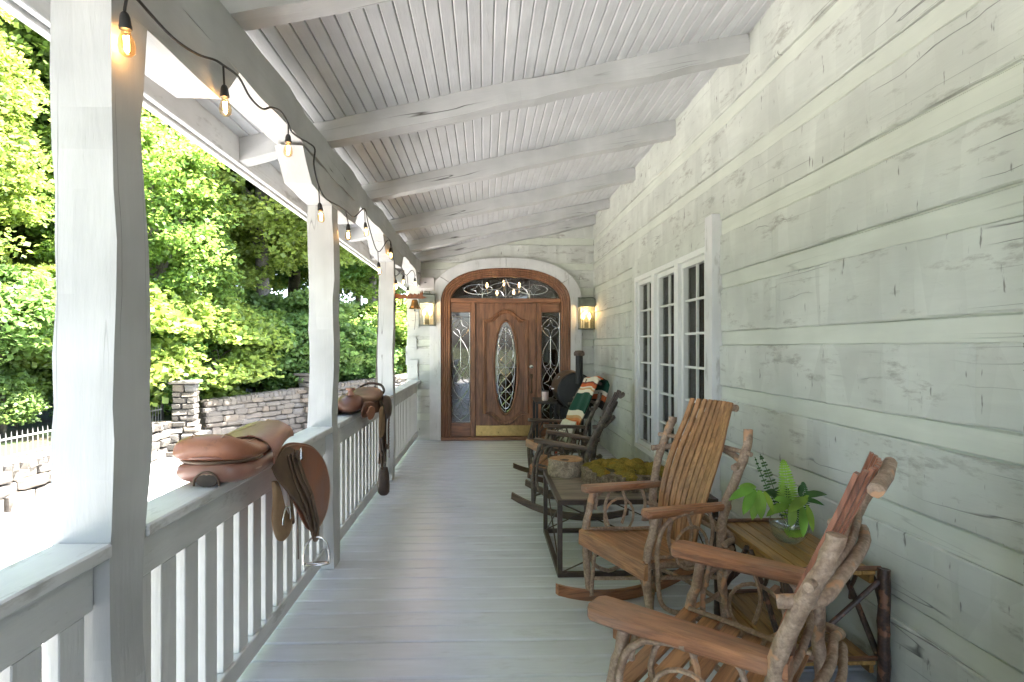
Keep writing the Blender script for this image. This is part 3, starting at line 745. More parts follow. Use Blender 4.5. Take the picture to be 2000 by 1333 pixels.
while z < 1.5:
    h = r.uniform(0.11, 0.19); wd = 0.24 + 0.35 * max(0, 0.75 - z) ** 1.5; sp = r.uniform(-0.1, 0.1)
    for a, b in ((-wd, sp), (sp, wd)):
        o = link('stone', r.choice(stones), pw, STONE); o.scale = ((b - a) * .98, 2 * wd, h * .97); o.location = ((a + b) / 2, 0, z + h / 2)
    z += h
MB().box(-0.3, 0.3, -0.3, 0.3, z, z + 0.07, 0.02).build('capstone', STONE, pw)
stone_wall('low dry stone retaining wall along the drive below the fence', (-6.95, 5.0, GZ), PI / 2, 8.3, lambda s: 0.66 + 0.03 * math.sin(s), 0.17, 0.22, 0.6, 15)
bpy.data.objects['stone_wall'].location.z += 0
# garden fence on the bank
fe_ = empty('picket_fence', (-7.45, 7.0, -0.42), PI / 2, 'low pale metal picket fence on top of the retaining wall', 'fence')
FM = plain('pale_iron', (0.30, 0.30, 0.28), 0.4, 0.2)
pk = MB().tube([(0, 0, 0), (0, 0, 0.44), (0, 0, 0.5)], [0.007, 0.007, 0.001], 6).mesh('picket')
for i in range(63):
    o = link('picket', pk, fe_, FM); o.location = (i * 0.11, 0, 0)
for z in (0.1, 0.38): MB().box(0, 6.9, -0.012, 0.012, z, z + 0.025).build('fence_rail', FM, fe_, 0)
for x in (-0.03, 2.2, 4.6, 6.85): MB().box(x, x + 0.05, -0.025, 0.025, 0, 0.6, 0.006).build('fence_post', M['black'], fe_)

# ---------------------------------------------------------------- trees
def leaf_mesh(name, seed, R, Hh, ncl, per, size, cl_r=0.55, flat=0.5, lobes=7):
    g = np.random.default_rng(seed)
    d = g.normal(size=(ncl, 3)); d /= np.linalg.norm(d, axis=1, keepdims=True)
    lob = g.normal(size=(lobes, 3)); lob /= np.linalg.norm(lob, axis=1, keepdims=True)
    bulge = 0.68 + 0.42 * np.max(np.clip(d @ lob.T, 0, 1) ** 3, axis=1)
    rad = g.uniform(0.25, 1, ncl) ** 0.45
    c = d * (rad * bulge)[:, None] * np.array([R, R, Hh / 2])
    n_ = ncl * per; ci = np.repeat(np.arange(ncl), per)
    rc_ = cl_r * g.uniform(0.6, 1.35, ncl)[ci]
    p = g.normal(size=(n_, 3)); p /= np.linalg.norm(p, axis=1, keepdims=True); p *= (g.uniform(0, 1, n_) ** 0.4 * rc_)[:, None]; p[:, 2] *= flat
    droop = -0.35 * (p[:, 0] ** 2 + p[:, 1] ** 2) / np.maximum(rc_, 0.1)
    P = c[ci] + p; P[:, 2] += droop
    nrm = g.normal(size=(n_, 3)) * 0.55; nrm[:, 2] += 0.8; nrm /= np.linalg.norm(nrm, axis=1, keepdims=True)
    ax_ = np.cross(nrm, g.normal(size=(n_, 3))); ax_ /= np.linalg.norm(ax_, axis=1, keepdims=True); bx = np.cross(nrm, ax_)
    s = size * g.uniform(0.6, 1.3, n_)[:, None]
    # five-cornered leaf: stem end, two side lobes, two shoulders/tip
    q = [(-0.55, 0.0, 0), (-0.05, 0.52, -0.06), (0.22, 0.25, 0.0), (0.62, 0.0, -0.10), (0.22, -0.25, 0.0), (-0.05, -0.52, -0.06)]
    V = np.stack([P + s * (a * ax_ + b * bx + k * nrm) for a, b, k in q], 1).reshape(-1, 3)
    me = bpy.data.meshes.new(name); nv = len(V); me.vertices.add(nv); me.vertices.foreach_set('co', V.astype(np.float32).ravel())
    me.loops.add(nv); me.loops.foreach_set('vertex_index', np.arange(nv, dtype=np.int32))
    me.polygons.add(n_); me.polygons.foreach_set('loop_start', np.arange(0, nv, 6, dtype=np.int32)); me.polygons.foreach_set('loop_total', np.full(n_, 6, dtype=np.int32))
    me.update(calc_edges=True); return me, c
def leaf_mat(name, dcol, tcol, tf=0.45):
    t = NT(name); oi = t.n('ShaderNodeObjectInfo'); v = t.coord(); nz = t.noise(v, 0.9, 3); nf = t.noise(v, 7.0, 2)
    hs_ = t.n('ShaderNodeHueSaturation'); hs_.inputs['Color'].default_value = (*dcol, 1)
    ht = t.n('ShaderNodeHueSaturation'); ht.inputs['Color'].default_value = (*tcol, 1)
    mr = t.n('ShaderNodeMapRange', i_3=0.475, i_4=0.515); t.l(oi.outputs['Random'], mr.inputs[0])
    mv = t.n('ShaderNodeMapRange', i_1=0.3, i_2=0.7, i_3=0.6, i_4=1.45); t.l(nf, mv.inputs[0])
    for h_ in (hs_, ht): t.l(mr.outputs[0], h_.inputs['Hue']); t.l(mv.outputs[0], h_.inputs['Value'])
    df = t.n('ShaderNodeBsdfDiffuse'); tl = t.n('ShaderNodeBsdfTranslucent'); gl = t.n('ShaderNodeBsdfGlossy', i_Roughness=0.5)
    t.l(hs_.outputs[0], df.inputs[0]); t.l(ht.outputs[0], tl.inputs[0])
    m1 = t.n('ShaderNodeMixShader', i_0=tf); t.l(df.outputs[0], m1.inputs[1]); t.l(tl.outputs[0], m1.inputs[2])
    m2 = t.n('ShaderNodeMixShader', i_0=0.025); t.l(m1.outputs[0], m2.inputs[1]); t.l(gl.outputs[0], m2.inputs[2])
    t.l(m2.outputs[0], t.o.inputs[0]); return t.m
LEAF = leaf_mat('maple_leaf', (0.135, 0.225, 0.055), (0.36, 0.48, 0.10), 0.52)
LEAF2 = leaf_mat('dark_leaf', (0.11, 0.20, 0.065), (0.26, 0.42, 0.11), 0.5)
TRK = bark('tree_bark', (0.10, 0.085, 0.07), (0.22, 0.20, 0.17), None, 0.9, 0.25)
TRK2 = bark('pale_tree_bark', (0.28, 0.27, 0.25), (0.5, 0.49, 0.46), None, 0.9, 0.25)
protos = []
for k, (R, Hh, ncl, per, sz) in enumerate(((3.0, 8.5, 430, 100, 0.125), (3.3, 9.5, 450, 105, 0.13), (2.7, 8.0, 390, 100, 0.125), (1.5, 2.6, 120, 95, 0.105), (0.8, 1.1, 45, 70, 0.08))):
    me, cl = leaf_mesh('crown', 40 + k, R, Hh, ncl, per, sz, 0.62 if k < 3 else 0.36)
    r = random.Random(60 + k); tm = MB(); base = -Hh / 2 - (3.4 if k < 3 else 0.9 if k == 3 else 0.35)
    rt = (0.19, 0.22, 0.16, 0.045, 0.02)[k]
    tm.tube(wob([(0, 0, base - 0.4), (0, 0, base * 0.6), (0, 0, base * 0.25), (0, 0, 0), (0, 0, Hh * 0.25)], rt * 0.5, k), [rt * 1.25, rt, rt * 0.85, rt * 0.6, rt * 0.2], 9, 0.06)
    for i in range((16, 18, 14, 9, 6)[k]):
        c_ = Vector(cl[r.randrange(len(cl))]); z0 = base * 0.45 + r.uniform(0, Hh * 0.55)
        mid = Vector((c_.x * 0.45, c_.y * 0.45, z0 * 0.45 + c_.z * 0.55 + 0.25)); tm.tube(smooth_path([(0, 0, min(z0, c_.z)), mid, c_], 4), [rt * 0.36 * (1 - j / 10) + 0.004 for j in range(9)], 5)
    protos.append((me, tm.mesh('trunk', 0.9), base))
def tree(k, x, y, s, rz, label, group, name='broadleaf_tree', lm=None, tm=None, dz=0.0, cat='tree'):
    me, tk, base = protos[k]; z = float(ghz(np.array(x), np.array(y)))
    e = empty(name, (x, y, z), rz, label, cat, group)
    for nm, msh, mt in (('trunk', tk, tm or TRK), ('crown', me, lm or LEAF)):
        o = link(nm, msh, e, mt); o.location = (0, 0, (-base) * s + dz); o.scale = (s, s, s)
    return e
rt = random.Random(77)
NEAR = [(0, -8.6, 15.4, 0.80, 'large sunlit maple whose bright crown fills the gap past the nearest post'), (1, -6.9, 18.6, 0.95, 'tall maple rising behind the stone pier with the lantern'),
        (2, -12.4, 13.2, 0.95, 'tall tree with a grey trunk behind the picket fence at the left edge'), (0, -10.6, 11.0, 0.8, 'leafy tree leaning over the picket fence at the left edge'),
        (2, -4.4, 23.5, 1.0, 'leafy tree seen in the gap between the two far posts')]
for k, x, y, s, lb in NEAR: tree(k, x, y, s, rt.uniform(0, 6), lb, None, 'maple_tree' if 'maple' in lb else 'broadleaf_tree', LEAF, TRK2 if 'grey trunk' in lb else None, dz=-1.2 if 'large sunlit' in lb else 0)
tree(1, -2.86, 17.6, 1.0, 1.3, 'tall tree added at the drive edge behind the farthest post to shade the stone wall', None, lm=LEAF, dz=1.6)  # added tree, placed so that its crown shades the stone wall
for row, (off, nrow) in enumerate(((4.2, 9), (7.6, 10), (11.5, 11), (16, 12))):
    for i in range(nrow):
        f = i / (nrow - 1) * 1.25 - 0.22
        x = -6.5 - off - 2.0 + f * 11.5 + rt.uniform(-0.8, 0.8); y = 9.5 + off * 0.75 + f * 17 + rt.uniform(-1, 1)
        if row == 0 and 0.15 < f < 0.5: x -= 1.2
        tree(rt.randrange(3), x, y, rt.uniform(0.95, 1.35), rt.uniform(0, 6.28), 'green broadleaf tree standing deep in the woods beyond the stone walls', 'woodland trees', lm=LEAF2 if (row + i) % 2 else LEAF)
for i in range(34):
    s_ = -1.5 + i * 0.42; q = Vector(wpt(s_)) + WN * rt.uniform(1.0, 4.2)
    tree(3, q.x, q.y, rt.uniform(0.8, 1.35), rt.uniform(0, 6), 'green understorey sapling growing just behind the tall stone wall', 'saplings behind the stone wall', 'sapling', LEAF if i % 3 == 0 else LEAF2, dz=-0.75)
for i in range(22):
    y = 7.0 + i * 0.42
    tree(3 if i % 2 else 4, -8.5 - rt.uniform(0.1, 3.0), y, rt.uniform(0.7, 1.1), rt.uniform(0, 6), 'leafy shrub growing behind the low picket fence', 'shrubs behind the fence', 'shrub', LEAF if i % 3 == 0 else LEAF2, cat='shrub')
for i in range(12):                    # the same woods go on beside and behind the camera
    tree(rt.randrange(3), -10.5 - rt.uniform(0, 3), -17 + i * 2.1, rt.uniform(0.95, 1.3), rt.uniform(0, 6.28), 'green broadleaf tree standing deep in the woods beyond the stone walls', 'woodland trees', lm=LEAF2 if i % 2 else LEAF)
# ================================================================ rocking chairs
CH_BARK = bark('hickory_bark', (0.28, 0.175, 0.115), (0.50, 0.36, 0.26), (0.52, 0.28, 0.15), 0.6, 1.0)
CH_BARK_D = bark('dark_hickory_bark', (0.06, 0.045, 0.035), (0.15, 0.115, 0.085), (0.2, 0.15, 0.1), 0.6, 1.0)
WOODZ = timber('oak_slat_upright', (0.27, 0.118, 0.048), (0.50, 0.26, 0.115), 2, 0.42, 0.8, grey=0.12)
WOODX = timber('oak_slat_cross', (0.28, 0.115, 0.046), (0.52, 0.26, 0.112), 0, 0.45, 0.8, grey=0.18)
WOODY = timber('oak_arm', (0.28, 0.105, 0.045), (0.48, 0.215, 0.10), 1, 0.45, 0.8, grey=0.3)
WOODR = timber('red_oak_slat', (0.26, 0.088, 0.044), (0.44, 0.18, 0.095), 2, 0.4, 0.8)
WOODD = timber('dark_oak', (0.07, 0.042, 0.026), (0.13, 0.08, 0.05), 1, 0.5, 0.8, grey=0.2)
RR = 1.25
rock = lambda y: RR - math.sqrt(RR * RR - (y - 0.30) ** 2)
def slat_y(z):                                    # back curve of the slats
    t = max(0.0, (z - 0.36) / 0.78)
    return 0.42 + 0.045 * math.sin(t * PI * 1.1) * (1 - t) * -1 + 0.25 * t ** 1.25
def make_chair(name, label, open_seat=False, red=False):
    e = empty(name, label=label, cat='rocking chair', group='bentwood rocking chairs')
    bk = CH_BARK; r = random.Random(5 if open_seat else 6)
    for sx in (-1, 1):
        X = 0.262 * sx
        m = MB(); poly = []
        ya = [-0.17 + 1.02 * i / 16 for i in range(17)]
        poly = [(y_, rock(y_)) for y_ in ya] + [(y_, rock(y_) + 0.055) for y_ in ya[::-1]]
        m.prism(poly, lambda a, b: (X - 0.016, a, b), lambda a, b: (X + 0.016, a, b)); m.build('rocker', WOODY, e, 0.5)
        MB().tube(wob(smooth_path([(X, 0.035, 0.06), (X * 1.01, 0.015, 0.22), (X * 0.99, 0.0, 0.42), (X * 1.01, 0.03, 0.54), (X, 0.045, 0.63)], 3), 0.003, 3 + sx), 0.0195, 9, 0.06, rs=r).build('leg', bk, e, 0.9)
        MB().tube(wob(smooth_path([(X * 0.96, 0.50, 0.075), (X * 0.97, 0.47, 0.3), (X, 0.455, 0.5), (X * 1.05, 0.475, 0.66), (X * 1.14, 0.535, 0.82), (X * 1.12, 0.585, 0.93), (X * 1.06, 0.61, 1.01)], 3), 0.003, 9 + sx), 0.023, 9, 0.06, rs=r).build('back_post', bk, e, 0.9)
        ap = [(-0.015, -0.028), (0.0, -0.045), (0.05, -0.047), (0.3, -0.04), (0.5, -0.028), (0.5, 0.02), (0.3, 0.032), (0.05, 0.045), (0.0, 0.042), (-0.015, 0.03)]
        if open_seat: ap = [(a_ - (0.05 if a_ < 0.1 else 0), b_ * 1.05) for a_, b_ in ap]
        m = MB(); zt = 0.668 if open_seat else 0.655
        for (k0, z0_), (k1, z1_) in (((0.8, 0.622), (1.0, 0.632)), ((1.0, 0.632), (1.0, zt - 0.01)), ((1.0, zt - 0.01), (0.82, zt))):
            m.prism(ap, lambda a, b, k=k0, z=z0_: (X + b * k, a, z - 0.02 * a), lambda a, b, k=k1, z=z1_: (X + b * k, a, z - 0.02 * a))
        m.build('armrest', WOODY, e, 0.9)
        Xo = X + 0.027 * sx
        MB().tube(wob(smooth_path([(X, 0.15, 0.425), (X, 0.125, 0.52), (X, 0.165, 0.63), (X, 0.225, 0.635), (X, 0.265, 0.53), (X, 0.24, 0.425)], 4), 0.002, 1), 0.009, 6).build('twig_loop', bk, e, 0.9)
        MB().tube(wob(smooth_path([(X, 0.06, 0.52), (X, 0.08, 0.62), (X, 0.14, 0.64)], 4), 0.002, 1), 0.010, 6).build('twig_loop', bk, e, 0.9)
        MB().tube(wob(smooth_path([(X, 0.29, 0.635), (X, 0.37, 0.61), (X, 0.40, 0.52), (X, 0.385, 0.425)], 4), 0.002, 1), 0.009, 6).build('twig_loop', bk, e, 0.9)
        MB().tube(wob(smooth_path([(Xo, 0.24, 0.63), (Xo, 0.12, 0.61), (Xo, 0.05, 0.53), (Xo, 0.04, 0.36), (Xo, 0.07, 0.22), (Xo, 0.17, 0.165), (Xo, 0.33, 0.19), (X * 0.97, 0.47, 0.2)], 4), 0.0025, 2), 0.0115, 7).build('bent_brace', bk, e, 0.9)
        m = MB(); m.ring((Xo, 0.24, 0.46), 0.10, 0.0075, 'x', 18, 6); m.build('twig_ring', bk, e, 0.9)
        MB().tube(wob(smooth_path([(X * 0.93, 0.035, 0.08), (X * 0.85, 0.03, 0.25), (X * 0.66, 0.02, 0.335), (X * 0.45, 0.02, 0.345)], 4), 0.002, 3), 0.011, 7).build('bent_brace', bk, e, 0.9)
        MB().tube([(X, 0.02, 0.395), (X, 0.25, 0.375), (X, 0.47, 0.37)], 0.018, 8, 0.05).build('seat_rail', bk, e, 0.9)
        MB().tube([(X * 0.98, 0.03, 0.15), (-X * 0.9, 0.47, 0.27)], 0.0105, 7, 0.08).build('cross_brace', bk, e, 0.9)
    MB().tube(wob(smooth_path([(-0.26, 0.47, 0.16), (0, 0.48, 0.165), (0.26, 0.47, 0.16)], 3), 0.003, 8), 0.012, 7).build('stretcher', bk, e, 0.9)
    MB().box(-0.285, 0.285, -0.03, -0.006, 0.335, 0.415, 0.004).build('seat_apron', WOODX, e)
    ns = 6 if open_seat else 7; pitch = 0.47 / ns
    for i in range(ns):
        yc = -0.03 + pitch * (i + 0.5); t = (yc + 0.03) / 0.47; z = 0.420 - 0.035 * math.sin(t * PI * 0.62) - 0.012 * t
        wdt = pitch * (0.80 if open_seat else 0.93)
        T = Matrix.Translation((0, yc, z)) @ Matrix.Rotation(-0.09 * math.cos(t * PI * 0.62), 4, 'X')
        MB().box(-0.272 + 0.02 * t, 0.272 - 0.02 * t, -wdt / 2, wdt / 2, -0.007, 0.007, 0.003, T).build('seat_slat', WOODX, e)
    for q in (-1, 1): MB().tube(wob([(0.245 * q, 0.0, 0.431), (0.245 * q, 0.15, 0.412), (0.24 * q, 0.3, 0.398), (0.235 * q, 0.44, 0.392)], 0.003, 2), 0.009, 6).build('seat_edging', bk, e, 0.9)
    NS = 9
    for i in range(NS):
        f = (i - (NS - 1) / 2) / ((NS - 1) / 2); P = []; hw = []
        for k in range(13):
            z = 0.34 + 0.79 * k / 12; t = k / 12
            sp = 0.115 + 0.052 * math.sin(min(1, t * 1.2) * PI * 0.7) - 0.05 * max(0, t - 0.72)
            P.append(Vector((f * sp, slat_y(z) + 0.035 * f * f * -(0.3 + 0.7 * t), z)))
        ww_ = [0.0125 + 0.004 * math.sin(PI * k / 12) for k in range(13)]
        m = MB(); vs = []; th = 0.006
        for k, p in enumerate(P):
            tng = (P[min(k + 1, 12)] - P[max(k - 1, 0)]).normalized(); nr = Vector((0, -tng.z, tng.y)).normalized(); wv = Vector((1, f * -0.14, 0)).normalized()
            for a, b in ((-1, -1), (1, -1), (1, 1), (-1, 1)): vs.append(p + wv * ww_[k] * a + nr * th * b)
        fs = [(k * 4 + q, k * 4 + (q + 1) % 4, k * 4 + 4 + (q + 1) % 4, k * 4 + 4 + q) for k in range(12) for q in range(4)] + [(0, 1, 2, 3), (48, 49, 50, 51)]
        m.add(vs, fs).build('back_slat', WOODR if red else WOODZ, e, 0.7)
    for z, hx in ((0.90, 0.345), (0.52, 0.29)):
        yb = slat_y(z) + 0.02
        MB().tube(wob(smooth_path([(-hx, yb - 0.03, z), (-0.12, yb + 0.005, z + 0.004), (0.12, yb + 0.005, z), (hx, yb - 0.03, z - 0.006)], 4), 0.002, 5), 0.0125, 8, 0.06).build('back_rod', bk, e, 0.9)
    for z, d, rr_ in ((0.84, 0.085, 0.017), (0.47, 0.12, 0.016), (0.43, 0.15, 0.014)):
        y0 = 0.50 + 0.22 * max(0, z - 0.6); ym = slat_y(z) + d
        MB().tube(wob(smooth_path([(-0.31, y0 - 0.07, z - 0.01), (-0.27, y0 + 0.02, z), (-0.16, ym - 0.02, z + 0.035), (0, ym, z + 0.05), (0.16, ym - 0.02, z + 0.035), (0.27, y0 + 0.02, z), (0.31, y0 - 0.07, z - 0.01)], 4), 0.002, 4), rr_, 8, 0.06).build('back_hoop', bk, e, 0.9)
    cw = 0.17 if open_seat else 0.135
    MB().tube([(-cw, slat_y(1.10) + 0.022, 1.098), (0, slat_y(1.10) + 0.03, 1.102), (cw, slat_y(1.10) + 0.022, 1.098)], 0.02, 9, 0.06).build('crest_log', bk, e, 0.9)
    return e
def put(e, fc, back, tilt=0.0, s=1.0):
    b = Vector(back).normalized(); rz = math.atan2(-b.x, b.y)
    C = Vector((0, 0.30, RR)) * s; Rx = Matrix.Rotation(-tilt, 3, 'X'); off = Matrix.Rotation(rz, 3, 'Z') @ (C - Rx @ C)
    e.rotation_euler = (-tilt, 0, rz); e.location = (fc[0] + off.x, fc[1] + off.y, off.z); e.scale = (s, s, s)
cB = make_chair('rocking_chair', 'brown slatted bentwood rocker beside the moss table, its tall back facing us')
put(cB, (0.665, 2.95), (0.92, 0.385), 0.02)
cA = make_chair('rocking_chair', 'nearest reddish bentwood rocker with gapped seat slats, cut off by the lower edge', True, True)
put(cA, (0.59, 2.0), (0.777, -0.63), 0.0); cA.scale = (1.26, 0.97, 0.97)
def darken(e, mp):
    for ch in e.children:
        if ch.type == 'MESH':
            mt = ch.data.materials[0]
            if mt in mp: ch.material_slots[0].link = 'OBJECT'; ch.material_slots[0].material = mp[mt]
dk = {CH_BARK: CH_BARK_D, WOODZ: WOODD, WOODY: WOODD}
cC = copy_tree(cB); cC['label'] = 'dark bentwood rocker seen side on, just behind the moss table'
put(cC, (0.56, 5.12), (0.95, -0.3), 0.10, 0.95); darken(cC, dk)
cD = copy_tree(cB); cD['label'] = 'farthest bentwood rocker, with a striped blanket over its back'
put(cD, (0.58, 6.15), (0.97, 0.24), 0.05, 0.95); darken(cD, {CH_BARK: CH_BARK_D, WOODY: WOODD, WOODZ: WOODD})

# striped blanket over the far chair's back (in the chair's frame)
t = NT('striped_blanket'); uv = t.n('ShaderNodeUVMap'); sp = t.n('ShaderNodeSeparateXYZ'); t.l(uv.outputs[0], sp.inputs[0])
wv = t.noise(t.coord(), 9, 2); ad = t.n('ShaderNodeMath', operation='MULTIPLY_ADD', i_1=0.015); t.l(wv, ad.inputs[0]); t.l(sp.outputs[1], ad.inputs[2])
CR, OR, GRN, BL, TN = (0.66, 0.60, 0.47), (0.50, 0.11, 0.025), (0.004, 0.052, 0.030), (0.02, 0.015, 0.012), (0.50, 0.30, 0.13)
rp = t.n('ShaderNodeValToRGB'); rp.color_ramp.interpolation = 'CONSTANT'; e_ = rp.color_ramp.elements
stp = [(0.0, BL), (0.015, OR), (0.07, (0.55, 0.2, 0.06)), (0.10, TN), (0.13, CR), (0.19, GRN), (0.40, CR), (0.44, TN), (0.46, CR), (0.475, OR), (0.51, (0.3, 0.05, 0.02)), (0.525, BL), (0.535, CR), (0.62, OR), (0.65, BL), (0.68, GRN), (0.82, CR), (0.86, OR), (0.92, BL)]
while len(e_) < len(stp): e_.new(0.5)
for el_, (p, c) in zip(e_, stp): el_.position = p; el_.color = (*c, 1)
t.l(ad.outputs[0], rp.inputs[0]); wf = t.noise(t.coord((1, 1, 6)), 160, 3)
BLK = t.done(rp.outputs[0], 0.95, normal=t.bump(wf, 0.5, 0.003))
line = [(slat_y(0.60 + 0.52 * i / 12) - 0.022, 0.60 + 0.52 * i / 12) for i in range(13)]
line += [(slat_y(1.12) - 0.015, 1.145), (slat_y(1.12) + 0.02, 1.158), (slat_y(1.12) + 0.06, 1.14)] + [(slat_y(1.12) + 0.075 - 0.012 * i, 1.10 - 0.045 * i) for i in range(7)]
G = []; r = random.Random(2)
for i, (yy_, zz_) in enumerate(line):
    row = []
    for j in range(11):
        f = j / 10 * 2 - 1; x = f * (0.205 + 0.02 * math.sin(i * 0.4)) + 0.03 * (i > 14)
        row.append(Vector((x, yy_ - 0.035 * f * f * 0.6 - 0.008 * math.sin(f * 7 + i * 0.25), zz_ + 0.012 * math.sin(f * 3 + 1) + (0.012 * f if i < 3 else 0))))
    G.append(row)
m = MB(); m.sheet(G, 0.012); me = m.mesh('striped_blanket', 1.2)
ul = me.uv_layers.new(name='UVMap'); na, nb_ = len(G), 11
for lp in me.loops:
    k = lp.vertex_index % (na * nb_); ul.data[lp.index].uv = ((k % nb_) / 10, (k // nb_) / (na - 1))
bl = link('striped_blanket', me, None, BLK); bl.location = cD.location; bl.rotation_euler = cD.rotation_euler; bl.scale = cD.scale
props(bl, 'green, cream and orange striped blanket draped over the far rocker', 'blanket')
# cushion leaning in that chair
pw_ = empty('cushion', label='cream cushion with a row of small dark marks on the far rocker seat', cat='cushion')
pw_.location = cD.location; pw_.rotation_euler = cD.rotation_euler; pw_.scale = cD.scale
PIL = plain('cream_canvas', (0.62, 0.61, 0.52), 0.9, scale=60, var=0.05)
vs = []; Np = 10
def pil(f, g, s): 
    th = 0.055 * max(0, (1 - f ** 4) * (1 - g ** 4)) ** 0.5
    p = Vector((f * 0.17 * (1 - 0.06 * (1 - g * g)), 0, g * 0.13 * (1 - 0.08 * (1 - f * f))))
    return Matrix.Rotation(-0.33, 3, 'X') @ (p + Vector((0, s * th, 0))) + Vector((0.0, 0.35, 0.555))
m = MB()
for s in (-1, 1):
    G = [[pil(i / Np * 2 - 1, j / Np * 2 - 1, s) for j in range(Np + 1)] for i in range(Np + 1)]
    m.add([p for row in G for p in row], [(i * (Np + 1) + j, (i + 1) * (Np + 1) + j, (i + 1) * (Np + 1) + j + 1, i * (Np + 1) + j + 1) for i in range(Np) for j in range(Np)])
m.build('cushion_cover', PIL, pw_, 1.2)
m = MB()
for k in range(9):
    p = pil(-0.66 + k * 0.165, -0.12, -1); hgt = 0.011 + 0.004 * (k % 3); m.box(p.x - 0.006, p.x - 0.002, p.y - 0.0025, p.y + 0.001, p.z - hgt, p.z + hgt)
    if k % 2: m.box(p.x - 0.006, p.x + 0.007, p.y - 0.0027, p.y + 0.001, p.z + hgt - 0.005, p.z + hgt)
    else: m.box(p.x + 0.004, p.x + 0.007, p.y - 0.0027, p.y + 0.001, p.z - hgt, p.z + hgt * 0.6)
m.build('print', plain('dark_print', (0.05, 0.05, 0.045), 0.9), pw_, 0)

# ================================================================ steel framed coffee table
TBW = timber('weathered_top', (0.15, 0.115, 0.085), (0.29, 0.235, 0.185), 0, 0.6, 0.6, grey=0.4)
STL = plain('brown_steel', (0.075, 0.055, 0.045), 0.5, 0.5, 0.25)
tb = empty('coffee_table', (0.95, 4.04, 0), label='low steel framed table with a weathered wood top and crossed end rods', cat='table')
tx0, tx1, ty0, ty1, tz = -0.50, 0.50, -0.44, 0.45, 0.475
MB().box(tx0 + 0.03, tx1 - 0.03, ty0 + 0.03, ty1 - 0.03, tz - 0.03, tz - 0.002, 0.002).build('tabletop', TBW, tb)
s_ = 0.03
def beamx(z0): 
    m = MB()
    m.box(tx0, tx1, ty0, ty0 + s_, z0, z0 + s_, 0.002); m.box(tx0, tx1, ty1 - s_, ty1, z0, z0 + s_, 0.002); m.box(tx0, tx0 + s_, ty0 + s_, ty1 - s_, z0, z0 + s_, 0.002); m.box(tx1 - s_, tx1, ty0 + s_, ty1 - s_, z0, z0 + s_, 0.002); return m
beamx(tz - s_).build('top_frame', STL, tb); beamx(0.0).build('bottom_frame', STL, tb)
for a in (tx0, tx1 - s_):
    for b in (ty0, ty1 - s_): MB().box(a, a + s_, b, b + s_, s_, tz - s_, 0.002).build('leg', STL, tb)
for a in (tx0 + 0.015, tx1 - 0.015):
    MB().tube([(a, ty0 + 0.03, 0.03), (a, ty1 - 0.03, tz - 0.03)], 0.005).tube([(a + 0.008, ty0 + 0.03, tz - 0.03), (a + 0.008, ty1 - 0.03, 0.03)], 0.005).build('cross_rod', STL, tb)
for b in (ty0 + 0.015, ty1 - 0.015):
    MB().tube([(tx0 + 0.03, b, 0.03), (tx1 - 0.03, b, tz - 0.03)], 0.005).tube([(tx0 + 0.03, b + 0.008, tz - 0.03), (tx1 - 0.03, b + 0.008, 0.03)], 0.005).build('cross_rod', STL, tb)
# log slice with moss
LB = bark('rough_log_bark', (0.10, 0.07, 0.045), (0.34, 0.26, 0.17), None, 0.9, 1.2)
ms = empty('moss_planter', (0.985, 4.07, tz), label='round bark slab topped with mounded moss on the steel table', cat='planter')
m = MB(); nn = 72; r = random.Random(4); vs = []
rad = [0.29 + 0.008 * math.sin(3 * 2 * PI * k / nn) + (0.011 if k % 2 else -0.006) + r.uniform(-.005, .005) for k in range(nn)]
for z in (0.0, 0.045, 0.095): vs += [(rad[k] * math.cos(2 * PI * k / nn) * (1 + r.uniform(-.008, .008)), rad[k] * math.sin(2 * PI * k / nn) * (1 + r.uniform(-.008, .008)), z + (r.uniform(-.006, .006) if z > 0.09 else 0)) for k in range(nn)]
m.add(vs, [(i * nn + k, i * nn + (k + 1) % nn, (i + 1) * nn + (k + 1) % nn, (i + 1) * nn + k) for i in range(2) for k in range(nn)] + [tuple(range(nn))[::-1], tuple(2 * nn + k for k in range(nn))])
m.build('bark_slab', LB, ms, 0.3)
t = NT('moss'); v = t.coord(); a = t.noise(v, 9, 3); b = t.noise(v, 160, 4, 0.7)
c = t.mix(t.ramp(a, [(0.38, 0.0), (0.52, 1.0)]), (0.44, 0.29, 0.055), (0.32, 0.245, 0.05)); c = t.mix(t.ramp(a, [(0.58, 0.0), (0.68, 1.0)]), c, (0.50, 0.26, 0.03)); c = t.mix(t.ramp(b, [(0.4, 0.75), (0.62, 0.0)]), c, (0.12, 0.095, 0.022))
MOSS = t.done(c, 1.0, normal=t.bump(b, 1.0, 0.012), spec=0.05)
r = random.Random(12); cs = []
for k in range(400):
    a, q = r.uniform(0, 2 * PI), 0.262 * math.sqrt(r.random()); p = (q * math.cos(a), q * math.sin(a))
    if all((p[0] - c[0]) ** 2 + (p[1] - c[1]) ** 2 > 0.07 ** 2 for c in cs): cs.append(p)
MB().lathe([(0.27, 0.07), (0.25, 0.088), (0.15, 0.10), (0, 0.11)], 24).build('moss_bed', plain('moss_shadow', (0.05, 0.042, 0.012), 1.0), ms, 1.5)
for (x, y_) in cs:
    q = math.hypot(x, y_); h = 0.125 - 0.03 * (q / 0.27) ** 2; R_ = r.uniform(0.043, 0.058); m = MB(); vs = []
    pr = [(math.cos(a) * R_, math.sin(a) * R_ * 0.8) for a in [PI / 2 * i / 5 for i in range(6)]]
    m.lathe([(p, z) for p, z in pr[:-1]] + [(0.0, pr[-1][1])], 14, (x, y_, h - 0.02), None, 0.05).build('moss_mound', MOSS, ms, 1.5)
